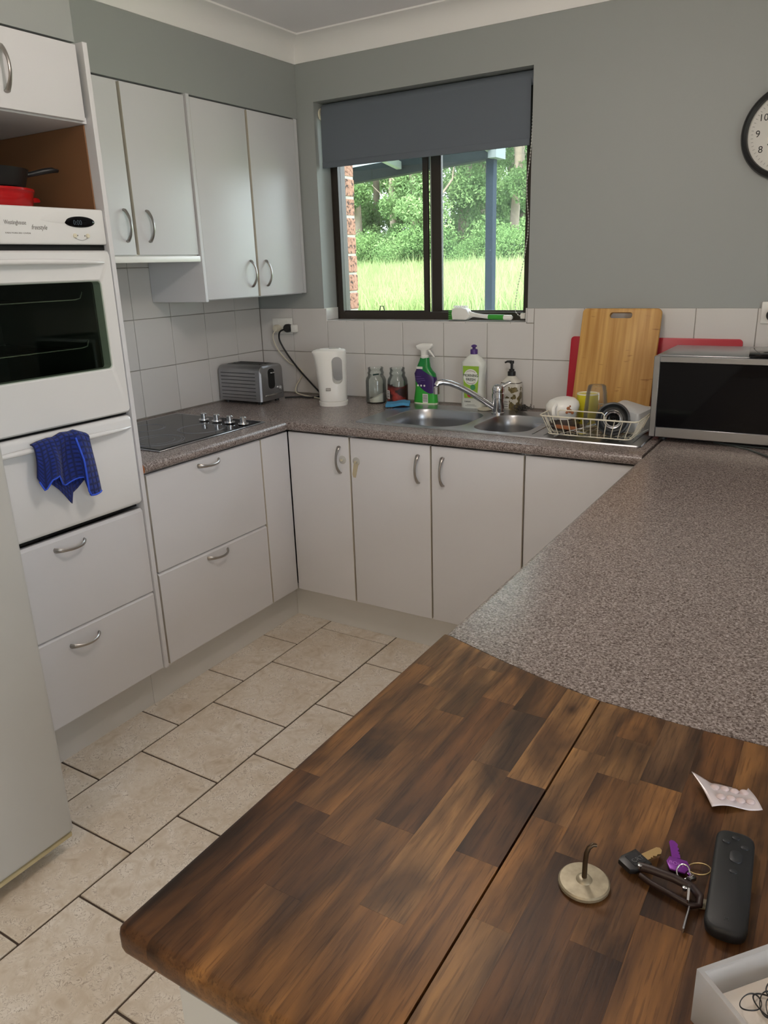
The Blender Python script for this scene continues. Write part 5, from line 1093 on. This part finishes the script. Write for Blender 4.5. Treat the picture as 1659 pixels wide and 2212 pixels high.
for sd_ in range(5):
    rr = random.Random(50+sd_); cl_ = []
    for q in range(20): z_ = rr.uniform(.6, 10.0); cl_.append(((rr.gauss(0, .8), rr.gauss(0, .6), z_), (rr.uniform(.35, .75), rr.uniform(.35, .7), rr.uniform(.35, .8))))
    cm = leaves('crown', cl_, 950, .058, LEAF, sd_); b = B(); x0 = 0; pts = [(0, 0, -.1)]
    for q in range(1, 9): pts.append((rr.gauss(0, .07)*q**.5, rr.gauss(0, .05), 1.6*q))
    b.tube(pts, [.15-.012*q for q in range(9)], 8)
    for q in range(7):
        z_ = 2.2+q*1.2; d_ = rr.choice((-1, 1)); p0 = pts[min(8, int(z_/1.6))]; b.tube([(p0[0], p0[1], z_), (p0[0]+d_*.5, rr.gauss(0, .3), z_+.6), (p0[0]+d_*rr.uniform(.8, 1.2), rr.gauss(0, .4), z_+1.3)], [.04, .028, .012], 6)
    variants.append((cm, b.mesh('trunk', BARK, 60)))
rr = random.Random(5); kn_ = 0
for (yy, x0, x1, cnt) in ((23.5, -19, -5.5, 12), (27, -23, -7, 13), (32, -28, -9, 13), (38, -33, -11, 14)):
    for q in range(cnt):
        x = x0+(x1-x0)*(q+.5+rr.uniform(-.3, .3))/cnt; y = yy+rr.uniform(-1, 1); cm, tm_ = variants[kn_ % 5]; kn_ += 1
        lab = 'tall slender gum tree in the bushland behind the paddock'
        o = thing('gum_tree', lab, 'tree', (x, y, gz(y)), rr.uniform(0, 6.28), 'gum trees behind the paddock'); s_ = rr.uniform(.85, 1.2); o.scale = (s_, s_, s_)
        link('crown', cm, o); link('trunk', tm_, o)
bush = [leaves('foliage', [((rng.normal(0, .45), rng.normal(0, .3), .35+.75*rng.random()), (.5, .45, .4)) for q in range(9)], 700, .036, BUSH, 90+k) for k in range(3)]
stem = B().tube([(0, 0, -.05), (.03, 0, .5), (-.02, .02, 1.0)], [.03, .025, .01], 6).mesh('stem', BARK, 60)
for q in range(17):
    x = -18.5+13.5*(q+.5)/17+rr.uniform(-.3, .3); y = 22.3+rr.uniform(-.4, .6)
    o = thing('shrub', 'bright green leafy shrub along the far edge of the tall grass', 'shrub', (x, y, gz(y)), rr.uniform(0, 6.28), 'shrubs along the tree line'); s_ = rr.uniform(.8, 1.35); o.scale = (s_, s_, s_)
    link('foliage', bush[q % 3], o); link('stem', stem, o)
ROOFM, nt, bb = nodes('polycarbonate_roof'); nt.nodes.remove(bb); df = N(nt, 'ShaderNodeBsdfDiffuse', i_Color=rgb(S('d5dad8'))); tl = N(nt, 'ShaderNodeBsdfTranslucent', i_Color=rgb(S('e2e8ea'))); mx = N(nt, 'ShaderNodeMixShader', i_0=.45)
nt.links.new(df.outputs[0], mx.inputs[1]); nt.links.new(tl.outputs[0], mx.inputs[2]); nt.links.new(mx.outputs[0], nt.nodes['Material Output'].inputs[0])
pg = thing('veranda', 'dark steel veranda beam and post with pale roof outside the window', 'veranda', (-.5, 2.2, -.25))
CH = plain('charcoal_steel', S('2b2f33'), .9, vary=.3, vscale=40, Specular_IOR_Level=.15); PW = plain('pale_rafter', S('8e9491'), .7)
B().box(.255, .312, 2.17, 2.23, -.25, 2.165, .003).obj('post', plain('blue_grey_post', S('222c38'), .85, Specular_IOR_Level=.15), pg, world=True)
b = B(); b.loft([[Vector((x, y, z_)) for y, z_ in ((2.16, zb_), (2.24, zb_), (2.24, zb_+.105), (2.16, zb_+.105))] for x, zb_ in ((-3.2, 1.955), (.34, 2.165))]); b.obj('beam', CH, pg, world=True, smooth=0)
for x in (-.42, .30, -1.6):
    zb_ = 2.165+(x-.34)*.0593; b = B(); b.loft([[Vector((x+q, y, z_+w)) for q, w in ((-.02, 0), (.02, 0), (.02, .05), (-.02, .05))] for y, z_ in ((.25, zb_+.32), (2.158, zb_+.035))]); b.obj('rafter', PW, pg, world=True, smooth=0)
b = B(); b.loft([[Vector((x, y, 2.165+(x-.34)*.0593+w+(.10 if y > 1 else .385))) for x, w in ((-3.2, 0), (.36, 0), (.36, .012), (-3.2, .012))] for y in (.25, 2.34)]); b.obj('roof_sheet', ROOFM, pg, world=True, smooth=0)
B().box(.30, .36, 2.10, 2.26, 2.160, 2.275).obj('end_plate', plain('galvanised_plate', S('6a7376'), .8), pg, world=True, smooth=0)
